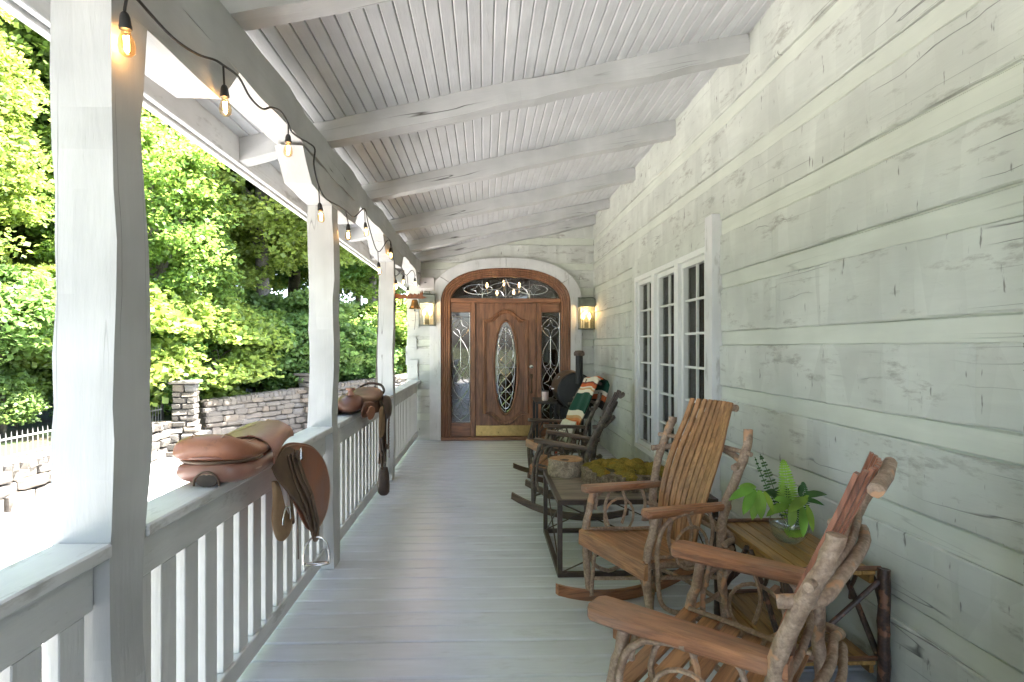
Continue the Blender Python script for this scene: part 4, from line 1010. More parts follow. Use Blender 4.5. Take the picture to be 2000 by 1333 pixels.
# fuzz on the moss: short tufts, too many to count
g = np.random.default_rng(5); tv = []; tf_ = []
for (x, y_) in cs:
    q = math.hypot(x, y_); h = 0.125 - 0.03 * (q / 0.27) ** 2
    for k in range(110):
        a, el2 = g.uniform(0, 2 * PI), math.asin(g.uniform(0.05, 1)); d = Vector((math.cos(a) * math.cos(el2), math.sin(a) * math.cos(el2), math.sin(el2)))
        p = Vector((x + d.x * 0.047, y_ + d.y * 0.047, h - 0.02 + d.z * 0.038)); o2 = d.orthogonal().normalized() * 0.0022; b0 = len(tv)
        tv += [p - o2, p + o2, p + d * g.uniform(0.006, 0.013) + Vector((g.uniform(-.004, .004), g.uniform(-.004, .004), 0))]; tf_.append((b0, b0 + 1, b0 + 2))
me = bpy.data.meshes.new('moss_fuzz'); me.from_pydata([tuple(p) for p in tv], [], tf_); link('moss_fuzz', me, ms, MOSS)['kind'] = 'stuff'
# hollow log piece
st = empty('log_stump', (0.60, 4.33, tz), label='short pale log round with an orange rim, standing beside the moss', cat='log')
m = MB(); vs = []; nn = 40
for z, k_ in ((0, 1.0), (0.03, 1.03), (0.08, 0.99), (0.118, 1.0)): vs += [(0.128 * k_ * (1 + 0.03 * math.sin(3 * a) + random.uniform(-.012, .012)) * math.cos(a), 0.128 * k_ * (1 + 0.03 * math.sin(3 * a) + random.uniform(-.012, .012)) * math.sin(a), z + (0.006 * math.sin(2 * a) if z > .1 else 0)) for a in [2 * PI * k / nn for k in range(nn)]]
m.add(vs, [(i * nn + k, i * nn + (k + 1) % nn, (i + 1) * nn + (k + 1) % nn, (i + 1) * nn + k) for i in range(3) for k in range(nn)] + [tuple(range(nn))[::-1]])
m.build('bark', bark('grey_log_bark', (0.2, 0.15, 0.10), (0.46, 0.37, 0.27), None, 0.9, 1.0), st, 0.5)
MB().lathe([(0.126, 0.112), (0.118, 0.119), (0.085, 0.116), (0.03, 0.108), (0.0, 0.106)], 40).build('cut_face', plain('cut_wood', (0.36, 0.19, 0.09), 0.8, var=0.3, scale=25), st, 0.9)
MB().lathe([(0.034, 0.1125), (0.02, 0.1135), (0, 0.1135)], 14, (-0.012, -0.03, 0.0), None, 0.2).build('knot', plain('knot', (0.05, 0.03, 0.02), 0.9), st, 0.9)

# ================================================================ twig side table with the fern bowl
YW = timber('honey_slat', (0.23, 0.115, 0.030), (0.42, 0.24, 0.075), 1, 0.35, 0.8)
DKB = bark('dark_twig_bark', (0.028, 0.016, 0.012), (0.10, 0.05, 0.032), (0.2, 0.09, 0.05), 0.4, 1.2)
sd = empty('side_table', (1.415, 2.70, 0), label='honey coloured slatted twig side table under the glass bowl', cat='side table')
ax0, ax1, ay0, ay1, az_ = -0.17, 0.19, -0.34, 0.35, 0.50
for lv, z in ((0, az_), (1, 0.13)):
    for i in range(6):
        wq = (ax1 - ax0) / 6; MB().box(ax0 + wq * i + 0.002, ax0 + wq * (i + 1) - 0.002, ay0, ay1, z - 0.016, z, 0.002).build('top_slat' if lv == 0 else 'shelf_slat', YW, sd)
    MB().box(ax0 - 0.004, ax0 + 0.016, ay0 + 0.02, ay1 - 0.02, z - 0.06, z - 0.017, 0.002).build('apron', YW, sd)
    MB().box(ax1 - 0.016, ax1 + 0.004, ay0 + 0.02, ay1 - 0.02, z - 0.06, z - 0.017, 0.002).build('apron', YW, sd)
    for yq in (ay0 + 0.006, ay1 - 0.006): MB().tube(wob([(ax0 - 0.015, yq, z + 0.008), (0, yq, z + 0.010), (ax1 + 0.02, yq, z + 0.008)], 0.002, 4), 0.010, 7).build('edge_twig', timber('half_twig', (0.10, 0.045, 0.022), (0.2, 0.09, 0.045), 0, 0.4), sd)
for a in (ax0 - 0.012, ax1 + 0.022):
    for b in (ay0 - 0.014, ay1 + 0.008):
        MB().tube(wob(smooth_path([(a, b, 0.0), (a, b, 0.17), (a, b, 0.34), (a, b, 0.515)], 4), 0.0025, 7), 0.0235, 10, 0.07).build('leg', DKB, sd, 0.9)
for a in (ax0 - 0.012, ax1 + 0.022):
    for sgn in (-1, 1):
        b = ay0 if sgn < 0 else ay1
        MB().tube(wob([(a, b * 0.93, 0.14), (a, b * 0.5, 0.30), (a, 0.02 * sgn, 0.475)], 0.004, 5), 0.0125, 7, 0.06).build('brace', DKB, sd, 0.9)
        MB().tube(wob(smooth_path([(a, b * 0.97, 0.36), (a, b * 0.85, 0.455), (a, b * 0.6, 0.46), (a, b * 0.42, 0.36), (a, b * 0.4, 0.3)], 4), 0.002, 5), 0.009, 6).build('twig_arch', DKB, sd, 0.9)
for b in (ay0 - 0.014, ay1 + 0.008):
    MB().tube(wob([(ax0, b, 0.15), (ax1, b, 0.46)], 0.004, 5), 0.011, 7, 0.06).build('brace', DKB, sd, 0.9)

vb = empty('glass_bowl', (1.43, 2.72, az_), label='round clear glass fish bowl half full of water on the side table', cat='bowl')
prof = [(0.0, 0.004), (0.035, 0.004), (0.055, 0.010), (0.078, 0.04), (0.088, 0.078), (0.083, 0.115), (0.066, 0.142), (0.055, 0.152), (0.060, 0.160)]
m = MB(); m.lathe(prof, 32)
t = NT('bowl_glass'); t.b.inputs['Transmission Weight'].default_value = 1.0; t.b.inputs['IOR'].default_value = 1.45; BGL = t.done((0.97, 0.99, 0.98), 0.0)
m.build('bowl', glass('bowl_glass_thin', (0.95, 0.97, 0.96), 1.9, 0.0), vb, 1.2)
wp = [(max(r_ - 0.004, 0), z + 0.004) for r_, z in prof[:5]]
MB().lathe(wp + [(0.0, prof[4][1] + 0.004)], 32).build('water', glass('bowl_water', (0.88, 0.95, 0.90), 1.2, 0.0), vb, 0.9)
PG = leaf_mat('fresh_fern', (0.22, 0.42, 0.045), (0.3, 0.5, 0.06), 0.3); PG2 = leaf_mat('broad_leaf', (0.17, 0.33, 0.045), (0.28, 0.46, 0.06), 0.3); PG3 = leaf_mat('dark_stem_leaf', (0.035, 0.10, 0.025), (0.07, 0.18, 0.03), 0.3)
bq = empty('fern_bouquet', (1.43, 2.72, az_ + 0.02), label='cut fern and broad green leaves standing in the glass bowl', cat='plant')
def leafblade(mb, p, d, up, L, W, curl=0.25):
    d = Vector(d).normalized(); up = Vector(up); s = d.cross(up).normalized(); up = s.cross(d)
    rows = []; p = Vector(p)
    for i in range(8):
        t_ = i / 7; w_ = W * math.sin(PI * min(1, t_ * 0.92 + 0.06)) ** 0.8 * (1 if i < 7 else 0.02)
        c = p + d * (L * t_) - Vector((0, 0, 1)) * (curl * L * t_ * t_)
        rows.append((c - s * w_ + up * w_ * 0.25, c, c + s * w_ + up * w_ * 0.25))
    b0 = len(mb.v); mb.v += [tuple(q) for r_ in rows for q in r_]
    for i in range(7):
        for j in range(2): mb.f.append((b0 + i * 3 + j, b0 + i * 3 + j + 1, b0 + i * 3 + j + 4, b0 + i * 3 + j + 3))
def fern(pts, W, mat, n=26, th=0.010):
    P = smooth_path(pts, 10); m = MB(); m.tube(P, 0.0018, 5)
    view = Vector((-0.45, -0.9, 0.1))
    for i in range(n):
        f = 0.25 + 0.75 * i / n; k = int(f * (len(P) - 1)); p = P[k]; tg = (P[min(k + 1, len(P) - 1)] - P[max(k - 1, 0)]).normalized()
        s = tg.cross(view).normalized(); w_ = W * (1 - (f - 0.25) / 0.75) ** 0.55 * min(1, (f - 0.18) * 5)
        for q in (-1, 1): leafblade(m, p, s * q + tg * 0.25, view, w_, th * 0.5, 0.08)
    return m.build('fern_frond', mat, bq, 1.5)
fern([(0.0, 0, 0), (-0.01, -0.01, 0.14), (-0.02, -0.02, 0.26), (-0.045, -0.03, 0.375)], 0.062, PG, 34, 0.011)
fern([(0.02, 0.0, 0), (-0.03, 0.03, 0.15), (-0.07, 0.05, 0.28), (-0.11, 0.06, 0.385)], 0.034, PG3, 16, 0.010)
fern([(0.02, 0.0, 0), (-0.05, 0.03, 0.15), (-0.10, 0.05, 0.27), (-0.135, 0.06, 0.37)], 0.022, PG3, 13, 0.008)
fern([(0.0, 0, 0.02), (0.04, -0.02, 0.10), (0.055, -0.03, 0.2), (0.05, -0.03, 0.27)], 0.04, PG3, 24, 0.008)
fern([(-0.05, -0.02, 0.06), (-0.02, -0.03, 0.045), (0.03, -0.03, 0.03), (0.055, -0.02, 0.035)], 0.03, PG, 20, 0.009)
r = random.Random(21)
def spray(stem, leaves, mat):
    MB().tube(smooth_path(stem, 5), 0.002, 5).build('stem', PG3, bq, 0.9)
    for (p, d, L, W) in leaves:
        m = MB(); leafblade(m, p, d, (0.2 * r.uniform(-1, 1), -0.6, 0.8), L, W, r.uniform(0.15, 0.4)); m.build('leaf', mat, bq, 1.5)
spray([(0, 0, 0.02), (-0.03, -0.02, 0.13), (-0.11, -0.03, 0.215), (-0.19, -0.04, 0.24)],
      [((-0.18, -0.04, 0.24), (-1, -0.1, -0.05), 0.13, 0.024), ((-0.18, -0.04, 0.24), (-0.55, -0.3, -0.55), 0.115, 0.024), ((-0.16, -0.04, 0.235), (-0.12, -0.4, -0.75), 0.10, 0.026),
       ((-0.14, -0.04, 0.23), (0.25, -0.3, -0.6), 0.085, 0.018), ((-0.17, -0.03, 0.245), (-0.8, 0.3, 0.15), 0.08, 0.02), ((-0.17, -0.05, 0.22), (-0.35, -0.1, -1.0), 0.10, 0.022)], PG2)
spray([(0, 0, 0.02), (0.0, -0.02, 0.12), (0.0, -0.04, 0.17)],
      [((-0.02, -0.04, 0.165), (-1, -0.3, -0.1), 0.12, 0.022), ((0.06, -0.05, 0.20), (-0.9, -0.3, -0.25), 0.12, 0.024), ((-0.01, -0.06, 0.16), (-0.3, -0.3, -0.8), 0.08, 0.02), ((0.03, -0.06, 0.165), (-0.15, -0.35, -0.9), 0.105, 0.024),
       ((0.05, -0.06, 0.17), (0.15, -0.3, -0.9), 0.095, 0.02), ((0.0, -0.04, 0.17), (-0.7, 0.1, 0.35), 0.10, 0.022), ((0.05, -0.03, 0.18), (0.1, -0.4, 0.5), 0.06, 0.012), ((-0.03, -0.02, 0.16), (-0.6, 0.2, -0.3), 0.09, 0.02)], PG2)
spray([(0.01, 0, 0.02), (0.04, 0, 0.13), (0.065, 0, 0.19)],
      [((0.06, 0.0, 0.185), (0.75, -0.3, 0.55), 0.13, 0.02), ((0.06, 0.0, 0.175), (0.8, -0.3, 0.2), 0.10, 0.015), ((0.05, 0, 0.2), (0.1, -0.1, 0.9), 0.08, 0.014), ((0.02, 0.02, 0.17), (-0.3, 0.3, 0.8), 0.11, 0.02), ((0.0, 0.03, 0.17), (-0.8, 0.3, 0.45), 0.11, 0.024)], PG3)
# ================================================================ saddles
LEA = NT('tan_leather'); v = LEA.coord(); a = LEA.noise(v, 6, 4); b = LEA.noise(v, 120, 4)
c = LEA.mix(LEA.ramp(a, [(0.3, 0.0), (0.7, 1.0)]), (0.20, 0.072, 0.038), (0.33, 0.13, 0.07)); wr = LEA.noise(LEA.coord((1, 2.2, 1)), 16, 4, 0.6, 1.5); sc_ = LEA.ramp(LEA.noise(v, 34, 5, 0.75), [(0.58, 0.0), (0.68, 0.5)]); c = LEA.mix(sc_, c, (0.13, 0.05, 0.03))
LEA = LEA.done(c, LEA.ramp(a, [(0.3, 0.3), (0.7, 0.5)]), normal=LEA.bump(wr, 0.25, 0.006, LEA.bump(b, 0.25, 0.002)))
def lmat(n, c1, c2, ro=0.45):
    t = NT(n); v = t.coord(); a = t.noise(v, 9, 4); b = t.noise(v, 140, 4); return t.done(t.mix(t.ramp(a, [(0.3, 0.0), (0.7, 1.0)]), c1, c2), ro, normal=t.bump(b, 0.2, 0.002))
LDK = lmat('brown_strap_leather', (0.075, 0.042, 0.026), (0.15, 0.09, 0.055), 0.5)
LPU = lmat('worn_skirt_leather', (0.20, 0.085, 0.06), (0.29, 0.14, 0.105), 0.3)
LSU = lmat('suede_lining', (0.22, 0.13, 0.07), (0.36, 0.23, 0.13), 0.9)
LWE = lmat('dark_saddle_leather', (0.085, 0.032, 0.02), (0.16, 0.06, 0.034), 0.42)
LBK = lmat('blackened_leather', (0.035, 0.022, 0.017), (0.085, 0.05, 0.035), 0.5)
LST = lmat('pale_thread', (0.40, 0.26, 0.19), (0.5, 0.34, 0.25), 0.6)
CHR = plain('polished_steel', (0.7, 0.68, 0.65), 0.15, 1.0, 0.06)
def loft(stations, n=16, k=2.4, ft=1.0, fb=1.0):       # (y, xc, w, ztop, zbot)
    m = MB(); vs = []
    for (y_, xc, w_, zt, zb) in stations:
        zc_ = (zt + zb) / 2; hz = (zt - zb) / 2
        for i in range(n):
            a = 2 * PI * i / n; cx_, sz_ = math.cos(a), math.sin(a)
            vs.append((xc + w_ * math.copysign(abs(cx_) ** (2 / k), cx_), y_, zc_ + (hz if sz_ > 0 else hz) * math.copysign(abs(sz_) ** (2 / k), sz_) if ft == fb else (zb + (zt - zb) * (fb / (ft + fb)) + (zt - zb) * (ft if sz_ > 0 else fb) / (ft + fb) * math.copysign(abs(sz_) ** (2 / k), sz_))))
    q = len(stations); fs = [(i * n + j, i * n + (j + 1) % n, (i + 1) * n + (j + 1) % n, (i + 1) * n + j) for i in range(q - 1) for j in range(n)] + [tuple(range(n))[::-1], tuple((q - 1) * n + j for j in range(n))]
    return m.add(vs, fs)
def blade(poly, xf, th=0.008, n=7):    # flat leather piece: outline (y,z) filled towards its centre, x from xf(y,z)
    m = MB(); cy = sum(p[0] for p in poly) / len(poly); cz = sum(p[1] for p in poly) / len(poly)
    P = [Vector((0, a, b)) for a, b in poly]; P = smooth_path(P + [P[0]], 4)[:-1]; N_ = len(P); vs = []; fs = []
    for side in (0, 1):
        for j in range(n):
            f = 1 - j / n
            for p in P:
                y_, z_ = cy + (p.y - cy) * f, cz + (p.z - cz) * f
                vs.append((xf(y_, z_) + (th if side else 0) * (0.55 if j == 0 else 1), y_, z_))
        vs.append((xf(cy, cz) + (th if side else 0), cy, cz))
    tot = N_ * n + 1
    for side in (0, 1):
        o = side * tot
        for j in range(n - 1):
            for i in range(N_): q = (o + j * N_ + i, o + j * N_ + (i + 1) % N_, o + (j + 1) * N_ + (i + 1) % N_, o + (j + 1) * N_ + i); fs.append(q)
        for i in range(N_): fs.append((o + (n - 1) * N_ + i, o + (n - 1) * N_ + (i + 1) % N_, o + N_ * n))
    for i in range(N_): fs.append((i, (i + 1) % N_, tot + (i + 1) % N_, tot + i))
    return m.add(vs, fs)
def strap(path, w_=0.014, th=0.22, facing=(0, 1, 0)): return MB().tube(smooth_path(path, 5), w_, 8, flat=(facing, th))
sa = empty('saddle', (-1.02, 2.5, 0.91), label='tan leather jumping saddle straddling the railing nearest the camera', cat='saddle')
so = (1.02, -2.5, -0.91)
X0 = -1.0
loft([(2.135, X0, 0.065, 1.078, 1.03), (2.148, X0, 0.115, 1.092, 1.012), (2.18, X0, 0.134, 1.100, 1.0), (2.24, X0, 0.140, 1.082, 0.994), (2.32, X0, 0.134, 1.054, 0.99), (2.42, X0, 0.118, 1.034, 0.985), (2.52, X0, 0.096, 1.030, 0.98), (2.60, X0, 0.08, 1.042, 0.975), (2.67, X0, 0.066, 1.062, 0.97), (2.72, X0, 0.054, 1.076, 0.97), (2.76, X0, 0.03, 1.064, 0.99)], 24, 2.5, 1.0, 0.35).build('seat', LEA, sa, 1.5, so)
loft([(2.155, X0, 0.07, 0.990, 0.945), (2.165, X0, 0.112, 0.998, 0.930), (2.21, X0, 0.134, 1.0, 0.915), (2.30, X0, 0.140, 0.993, 0.912), (2.42, X0, 0.128, 0.985, 0.912), (2.58, X0, 0.108, 0.978, 0.912), (2.70, X0, 0.085, 0.978, 0.916), (2.75, X0, 0.05, 0.97, 0.935)], 24, 3.0).build('panel_cushion', LPU, sa, 1.5, so)
MB().tube(smooth_path([(X0 - 0.045, 2.153, 0.918), (X0 - 0.04, 2.151, 0.945), (X0 - 0.015, 2.150, 0.966), (X0 + 0.015, 2.150, 0.966), (X0 + 0.04, 2.151, 0.945), (X0 + 0.045, 2.153, 0.918)], 4), 0.004, 7).build('gullet_binding', LDK, sa, 1.5, so)
loft([(2.1535, X0, 0.036, 0.958, 0.913), (2.20, X0, 0.036, 0.957, 0.913)], 14, 2.4).build('gullet_shade', LBK, sa, 1.5, so)  # dark solid plug whose colour stands in for shade inside the hollow
for zq, rq, mq in ((1.0005, 0.007, LDK), (0.957, 0.003, LST)):
    MB().tube([Vector((X0 + (0.141 if zq > 0.98 else 0.139) * math.cos(a), 2.29 - (0.142 if zq > 0.98 else 0.134) * math.sin(a), zq)) for a in [-0.15 + (PI + 0.3) * i / 24 for i in range(25)]], rq, 6).build('panel_piping', mq, sa, 1.5, so)
m = MB(); m.tube([Vector((X0 + 0.137 * math.cos(a) * (1 if True else 1), 2.27 - 0.132 * math.sin(a), 1.004 + 0.016 * math.sin(a))) for a in [PI * i / 20 for i in range(21)]], 0.006, 6); m.build('seat_piping', LPU, sa, 1.5, so)
for q_ in (-0.045, 0.045):
    MB().tube([Vector((X0 + q_ * k_, y_, z_)) for y_, z_, k_ in ((2.15, 1.092, 1.2), (2.18, 1.1005, 1.3), (2.24, 1.0825, 1.2), (2.32, 1.0545, 1.1), (2.42, 1.0345, 0.9), (2.52, 1.0305, 0.7), (2.60, 1.0425, 0.5))], 0.0022, 5).build('seat_welt', LST, sa, 1.5, so)
for sx in (1, -1):
    # skirt over the stirrup bar
    G = []
    for i in range(9):
        f = i / 8; row = []
        for j in range(9):
            g_ = j / 8; ye = 2.40 + 0.31 * f; yc = 2.52 + 0.23 * f
            y_ = yc + (ye - yc) * g_; low = 0.935 + 0.065 * f + 0.03 * math.sin(PI * f); topz = 1.03 + 0.036 * f
            x = X0 + sx * (0.0 + 0.15 * math.sin(g_ * PI / 2) * (1 - 0.15 * f)); z = topz + 0.012 - (topz - low) * (1 - math.cos(g_ * PI / 2)) ** 1.1
            row.append(Vector((x, y_, z)))
        G.append(row)
    m = MB(); m.sheet(G, 0.006); sk = m.build('skirt', LPU, sa, 1.5, so)
    up_ = Vector((sx * 0.002, -0.001, 0.003))
    rim = [G[i][7] + up_ for i in range(1, 9)]; MB().tube(rim, 0.0016, 5).build('stitching', LST, sk, 1.5)
    arc = [G[1][k] + up_ for k in (8, 7, 6, 5)] + [G[2][4] + up_, G[3][3] + up_, G[4][2] + up_, G[6][1] + up_]; MB().tube(smooth_path(arc, 3), 0.0016, 5).build('stitching', LST, sk, 1.5)
    xo = X0 + sx * 0.112
    blade([(2.48, 0.955), (2.66, 0.985), (2.86, 0.955), (3.05, 0.90), (3.2, 0.80), (3.265, 0.67), (3.21, 0.555), (3.10, 0.50), (2.95, 0.505), (2.80, 0.57), (2.66, 0.71), (2.54, 0.84)], lambda y_, z_, s=sx, x=xo: x + s * (0.045 * math.sin(max(0, min(1, (0.99 - z_) / 0.5)) * PI * 0.6) - 0.02 * (y_ > 2.9) * (y_ - 2.9)) - (0.008 if s < 0 else 0), 0.008).build('flap', LEA, sa, 1.2, so)
fo_ = [(2.50, 0.952), (2.66, 0.975), (2.86, 0.945), (3.04, 0.892), (3.185, 0.795), (3.245, 0.67), (3.195, 0.567), (3.095, 0.517), (2.955, 0.522), (2.81, 0.585)]
fp_ = smooth_path([Vector((X0 + 0.1225 + 0.045 * math.sin(max(0, min(1, (0.99 - b_) / 0.5)) * PI * 0.6) - 0.02 * (a_ > 2.9) * (a_ - 2.9), a_, b_)) for a_, b_ in fo_], 5)
MB().tube(fp_, 0.002, 5).build('stitching', LST, sa, 1.2, so)
xf = lambda d: (lambda y_, z_: X0 + 0.112 + d + 0.045 * math.sin(max(0, min(1, (0.99 - z_) / 0.5)) * PI * 0.6))
blade([(2.42, 0.925), (2.58, 0.975), (2.72, 0.945), (2.82, 0.80), (2.92, 0.64), (2.985, 0.50), (2.97, 0.455), (2.90, 0.47), (2.82, 0.56), (2.70, 0.68), (2.56, 0.79), (2.46, 0.87)], xf(0.012), 0.008).build('sweat_flap', LDK, sa, 1.2, so)
for k, (ya, yb_, zb, wd) in enumerate(((2.60, 2.80, 0.60, 0.012), (2.64, 2.87, 0.53, 0.013), (2.69, 2.92, 0.52, 0.012))):
    f_ = xf(0.024 + 0.004 * k); strap([(f_(ya, 0.94), ya, 0.945), (f_(ya + .03, 0.84), ya + 0.035, 0.84), (f_(yb_, .7), (ya + yb_) / 2 + 0.03, 0.70), (f_(yb_, zb), yb_, zb)], wd, 0.3).build('girth_strap', LDK, sa, 1.2, so)
for q in range(3): strap([(xf(0.03)(2.7, .93), 2.66, 0.955 - 0.012 * q), (xf(0.034)(2.76, .92), 2.76, 0.925 - 0.014 * q)], 0.006, 0.5, (0, 0, 1)).build('keeper', LDK, sa, 1.2, so)
bx_ = xf(0.04)(2.7, .93); MB().tube([(bx_, 2.69, 0.90), (bx_, 2.69, 0.95), (bx_, 2.72, 0.955), (bx_, 2.72, 0.905), (bx_, 2.69, 0.90)], 0.003, 6).build('buckle', CHR, sa, 0.9, so)
# near stirrup on its leather, hanging straight
sx_ = X0 + 0.175
strap([(sx_ - 0.02, 2.76, 0.72), (sx_, 2.84, 0.60), (sx_ + 0.004, 2.885, 0.53), (sx_ + 0.004, 2.895, 0.495)], 0.017, 0.28).build('stirrup_leather', LDK, sa, 1.2, so)
strap([(sx_ + 0.012, 2.80, 0.72), (sx_ + 0.016, 2.875, 0.60), (sx_ + 0.014, 2.905, 0.54), (sx_ + 0.006, 2.90, 0.495)], 0.015, 0.28).build('stirrup_leather', LDK, sa, 1.2, so)
def stirrup(c, rot, name='stirrup_iron'):
    Mx = Matrix.Rotation(rot, 3, 'Z'); c = Vector(c)
    pts = [Vector((0.056 * sx2, 0, 0)) for sx2 in ()]
    arc = [Vector((-0.060, 0, 0.0)), Vector((-0.059, 0, 0.05)), Vector((-0.045, 0, 0.10)), Vector((-0.018, 0, 0.128)), Vector((0.018, 0, 0.128)), Vector((0.045, 0, 0.10)), Vector((0.059, 0, 0.05)), Vector((0.060, 0, 0.0))]
    m = MB(); m.tube([c + Mx @ p for p in smooth_path(arc, 4)], 0.0055, 8)
    for s in (-1, 1): m.tube([c + Mx @ Vector((x * 0.06, s * 0.018 * (1 - abs(x) ** 6) , 0.0)) for x in (-1, -.9, -.5, 0, .5, .9, 1)], 0.0055, 8)
    m.tube([c + Mx @ Vector((-0.05, 0, 0.002)), c + Mx @ Vector((0.05, 0, 0.002))], 0.007, 8)
    return m.build(name, CHR, sa, 1.0, so)
stirrup((sx_ + 0.008, 2.90, 0.36), 0.12)
strap([(sx_ - 0.05, 2.79, 0.66), (sx_ - 0.052, 2.80, 0.55), (sx_ - 0.05, 2.80, 0.42)], 0.006, 0.4).build('tie_strap', LDK, sa, 1.2, so)
# lining of the far flap and the second iron tucked into its loop
blade([(2.47, 0.86), (2.53, 0.84), (2.60, 0.72), (2.66, 0.66), (2.70, 0.63), (2.66, 0.585), (2.57, 0.58), (2.50, 0.62), (2.46, 0.70), (2.475, 0.78)], lambda y_, z_: X0 + 0.118 + 0.02 * (0.9 - z_), 0.014).build('flap_lining', LSU, sa, 1.2, so)
strap([(X0 + 0.15, 2.56, 0.86), (X0 + 0.155, 2.60, 0.76), (X0 + 0.158, 2.63, 0.64)], 0.014, 0.3).build('stirrup_leather', LDK, sa, 1.2, so)
m = MB(); m.tube([Vector((X0 + 0.150, 2.56 + 0.048 * math.cos(a), 0.675 + 0.055 * math.sin(a))) for a in [PI * 1.05 - PI * 1.1 * i / 12 for i in range(13)]], 0.0055, 8); m.build('stirrup_iron', CHR, sa, 1.0, so)

# second, western saddle with straps hanging from it
sw = empty('saddle', (-1.03, 4.8, 0.91), label='dark leather saddle with a horn and a bundle of straps, between the far posts', cat='saddle')
s2 = (1.03, -4.8, -0.91)
loft([(4.33, X0, 0.03, 0.99, 0.95), (4.37, X0, 0.085, 1.035, 0.93), (4.44, X0, 0.10, 1.065, 0.93), (4.54, X0, 0.09, 1.05, 0.94), (4.66, X0, 0.11, 1.035, 0.945), (4.82, X0, 0.125, 1.02, 0.945), (4.98, X0, 0.14, 1.045, 0.94), (5.07, X0, 0.135, 1.075, 0.95), (5.12, X0, 0.09, 1.07, 0.99)], 18, 2.3).build('seat', LWE, sw, 1.5, s2)
MB().lathe([(0.034, 0), (0.022, 0.02), (0.02, 0.035), (0.036, 0.042), (0.036, 0.054), (0.0, 0.06)], 16, (X0, 4.44, 1.055)).build('horn', LPU, sw, 0.9, s2)
for sx in (1, -1):
    blade([(4.30, 0.945), (4.45, 1.0), (4.7, 0.985), (4.95, 0.99), (5.15, 0.965), (5.18, 0.90), (5.02, 0.87), (4.8, 0.88), (4.6, 0.90), (4.45, 0.89), (4.32, 0.90)], lambda y_, z_, s=sx: X0 + s * (0.10 + 0.10 * (1.0 - z_)), 0.012).build('skirt', LWE, sw, 1.2, s2)
blade([(4.36, 0.93), (4.5, 0.965), (4.66, 0.94), (4.68, 0.90), (4.56, 0.865), (4.42, 0.875)], lambda y_, z_: X0 + 0.125 + 0.10 * (1.0 - z_), 0.008).build('fender', LEA, sw, 1.2, s2)
MB().tube(smooth_path([(X0 - 0.08, 5.1, 1.06), (X0 - 0.02, 5.2, 1.095), (X0 + 0.08, 5.24, 1.08), (X0 + 0.12, 5.2, 1.03), (X0 + 0.1, 5.12, 1.0)], 5), 0.012, 7).build('cantle_strap', LBK, sw, 1.2, s2)
r = random.Random(9); bxx = X0 + 0.125
for k in range(11):
    yb_ = 4.98 + 0.024 * k; zb = 0.36 + r.uniform(0, 0.3); xx = bxx + r.uniform(-0.02, 0.04)
    strap([(X0 + 0.10, yb_ - 0.03, 1.0), (xx + 0.01, yb_ - 0.02, 0.9), (xx + r.uniform(-.01, .01), yb_ + r.uniform(-.03, .03), 0.72), (xx, yb_ + r.uniform(-.03, .03), 0.55), (xx, 5.08 + r.uniform(-0.05, 0.05), zb)], r.uniform(0.013, 0.024), 0.35, (r.uniform(-.5, .5), 1, 0)).build('hanging_strap', LBK if k % 3 else LDK, sw, 1.2, s2)
blade([(4.88, 0.90), (5.0, 0.92), (5.06, 0.80), (5.04, 0.70), (4.94, 0.66), (4.86, 0.69), (4.86, 0.80)], lambda y_, z_: bxx + 0.01, 0.02).build('stirrup_hood', LSU, sw, 1.2, s2)
loft([(5.02, bxx + 0.02, 0.02, 0.96, 0.88), (5.06, bxx + 0.02, 0.05, 1.0, 0.80), (5.14, bxx + 0.02, 0.055, 1.0, 0.78), (5.20, bxx + 0.02, 0.03, 0.96, 0.84)], 12).build('rolled_rein', LBK, sw, 1.2, s2)
m = MB(); vs = []
m.lathe([(0.035, 0.38), (0.045, 0.33), (0.052, 0.24), (0.05, 0.17), (0.03, 0.145), (0, 0.142)], 12, (bxx + 0.01, 5.09, 0)); m.build('leather_pouch', LBK, sw, 1.0, s2)
m = MB()
for k in range(26): m.ring((bxx + 0.045, 5.16 + 0.004 * math.sin(k), 0.78 - 0.013 * k), 0.007, 0.002, 'x' if k % 2 else 'y', 8, 5)
m.build('chain', plain('rusty_chain', (0.13, 0.06, 0.035), 0.6, 0.5), sw, 0.9, s2)

# ================================================================ smoker grill
SMB = plain('smoker_black', (0.016, 0.016, 0.015), 0.5, 0.2, 0.3, 12); SMR = plain('smoker_brown', (0.12, 0.075, 0.04), 0.5, 0.4, 0.35, 9)
sm = empty('smoker_grill', (1.19, 7.95, 0), -0.02, 'black barrel smoker grill with a chimney in the corner by the door', 'grill')
RY_ = Matrix.Rotation(-PI / 2, 3, 'X'); zc_s = 0.84
MB().lathe([(0.0, -0.405), (0.22, -0.40), (0.24, -0.385), (0.24, 0.385), (0.22, 0.40), (0, 0.405)], 36, (0, 0, zc_s), RY_).build('barrel', SMB, sm, 0.6)
m = MB(); nA = 16
A1 = [Vector((0.249 * math.cos(a), -0.37, zc_s + 0.249 * math.sin(a))) for a in [PI * (0.42 + 0.60 * i / nA) for i in range(nA + 1)]]
off = Vector((0, 0.74, 0)); A0 = [Vector((p.x * 0.968, p.y, zc_s + (p.z - zc_s) * 0.968)) for p in A1]
m.strip(A1, A0, [p + off for p in A1], [p + off for p in A0]); lid = m.build('lid', SMR, sm, 0.6)
MB().tube([(-0.265, -0.2, zc_s + 0.02), (-0.29, -0.2, zc_s + 0.02), (-0.29, 0.2, zc_s + 0.02), (-0.265, 0.2, zc_s + 0.02)], 0.011, 8).build('lid_handle', CHR, lid, 0.9)
MB().lathe([(0.03, 0), (0.03, 0.012), (0, 0.014)], 14, (-0.2, -0.1, zc_s + 0.155), Matrix.Rotation(-0.9, 3, 'Y')).build('thermometer', CHR, lid, 0.9)
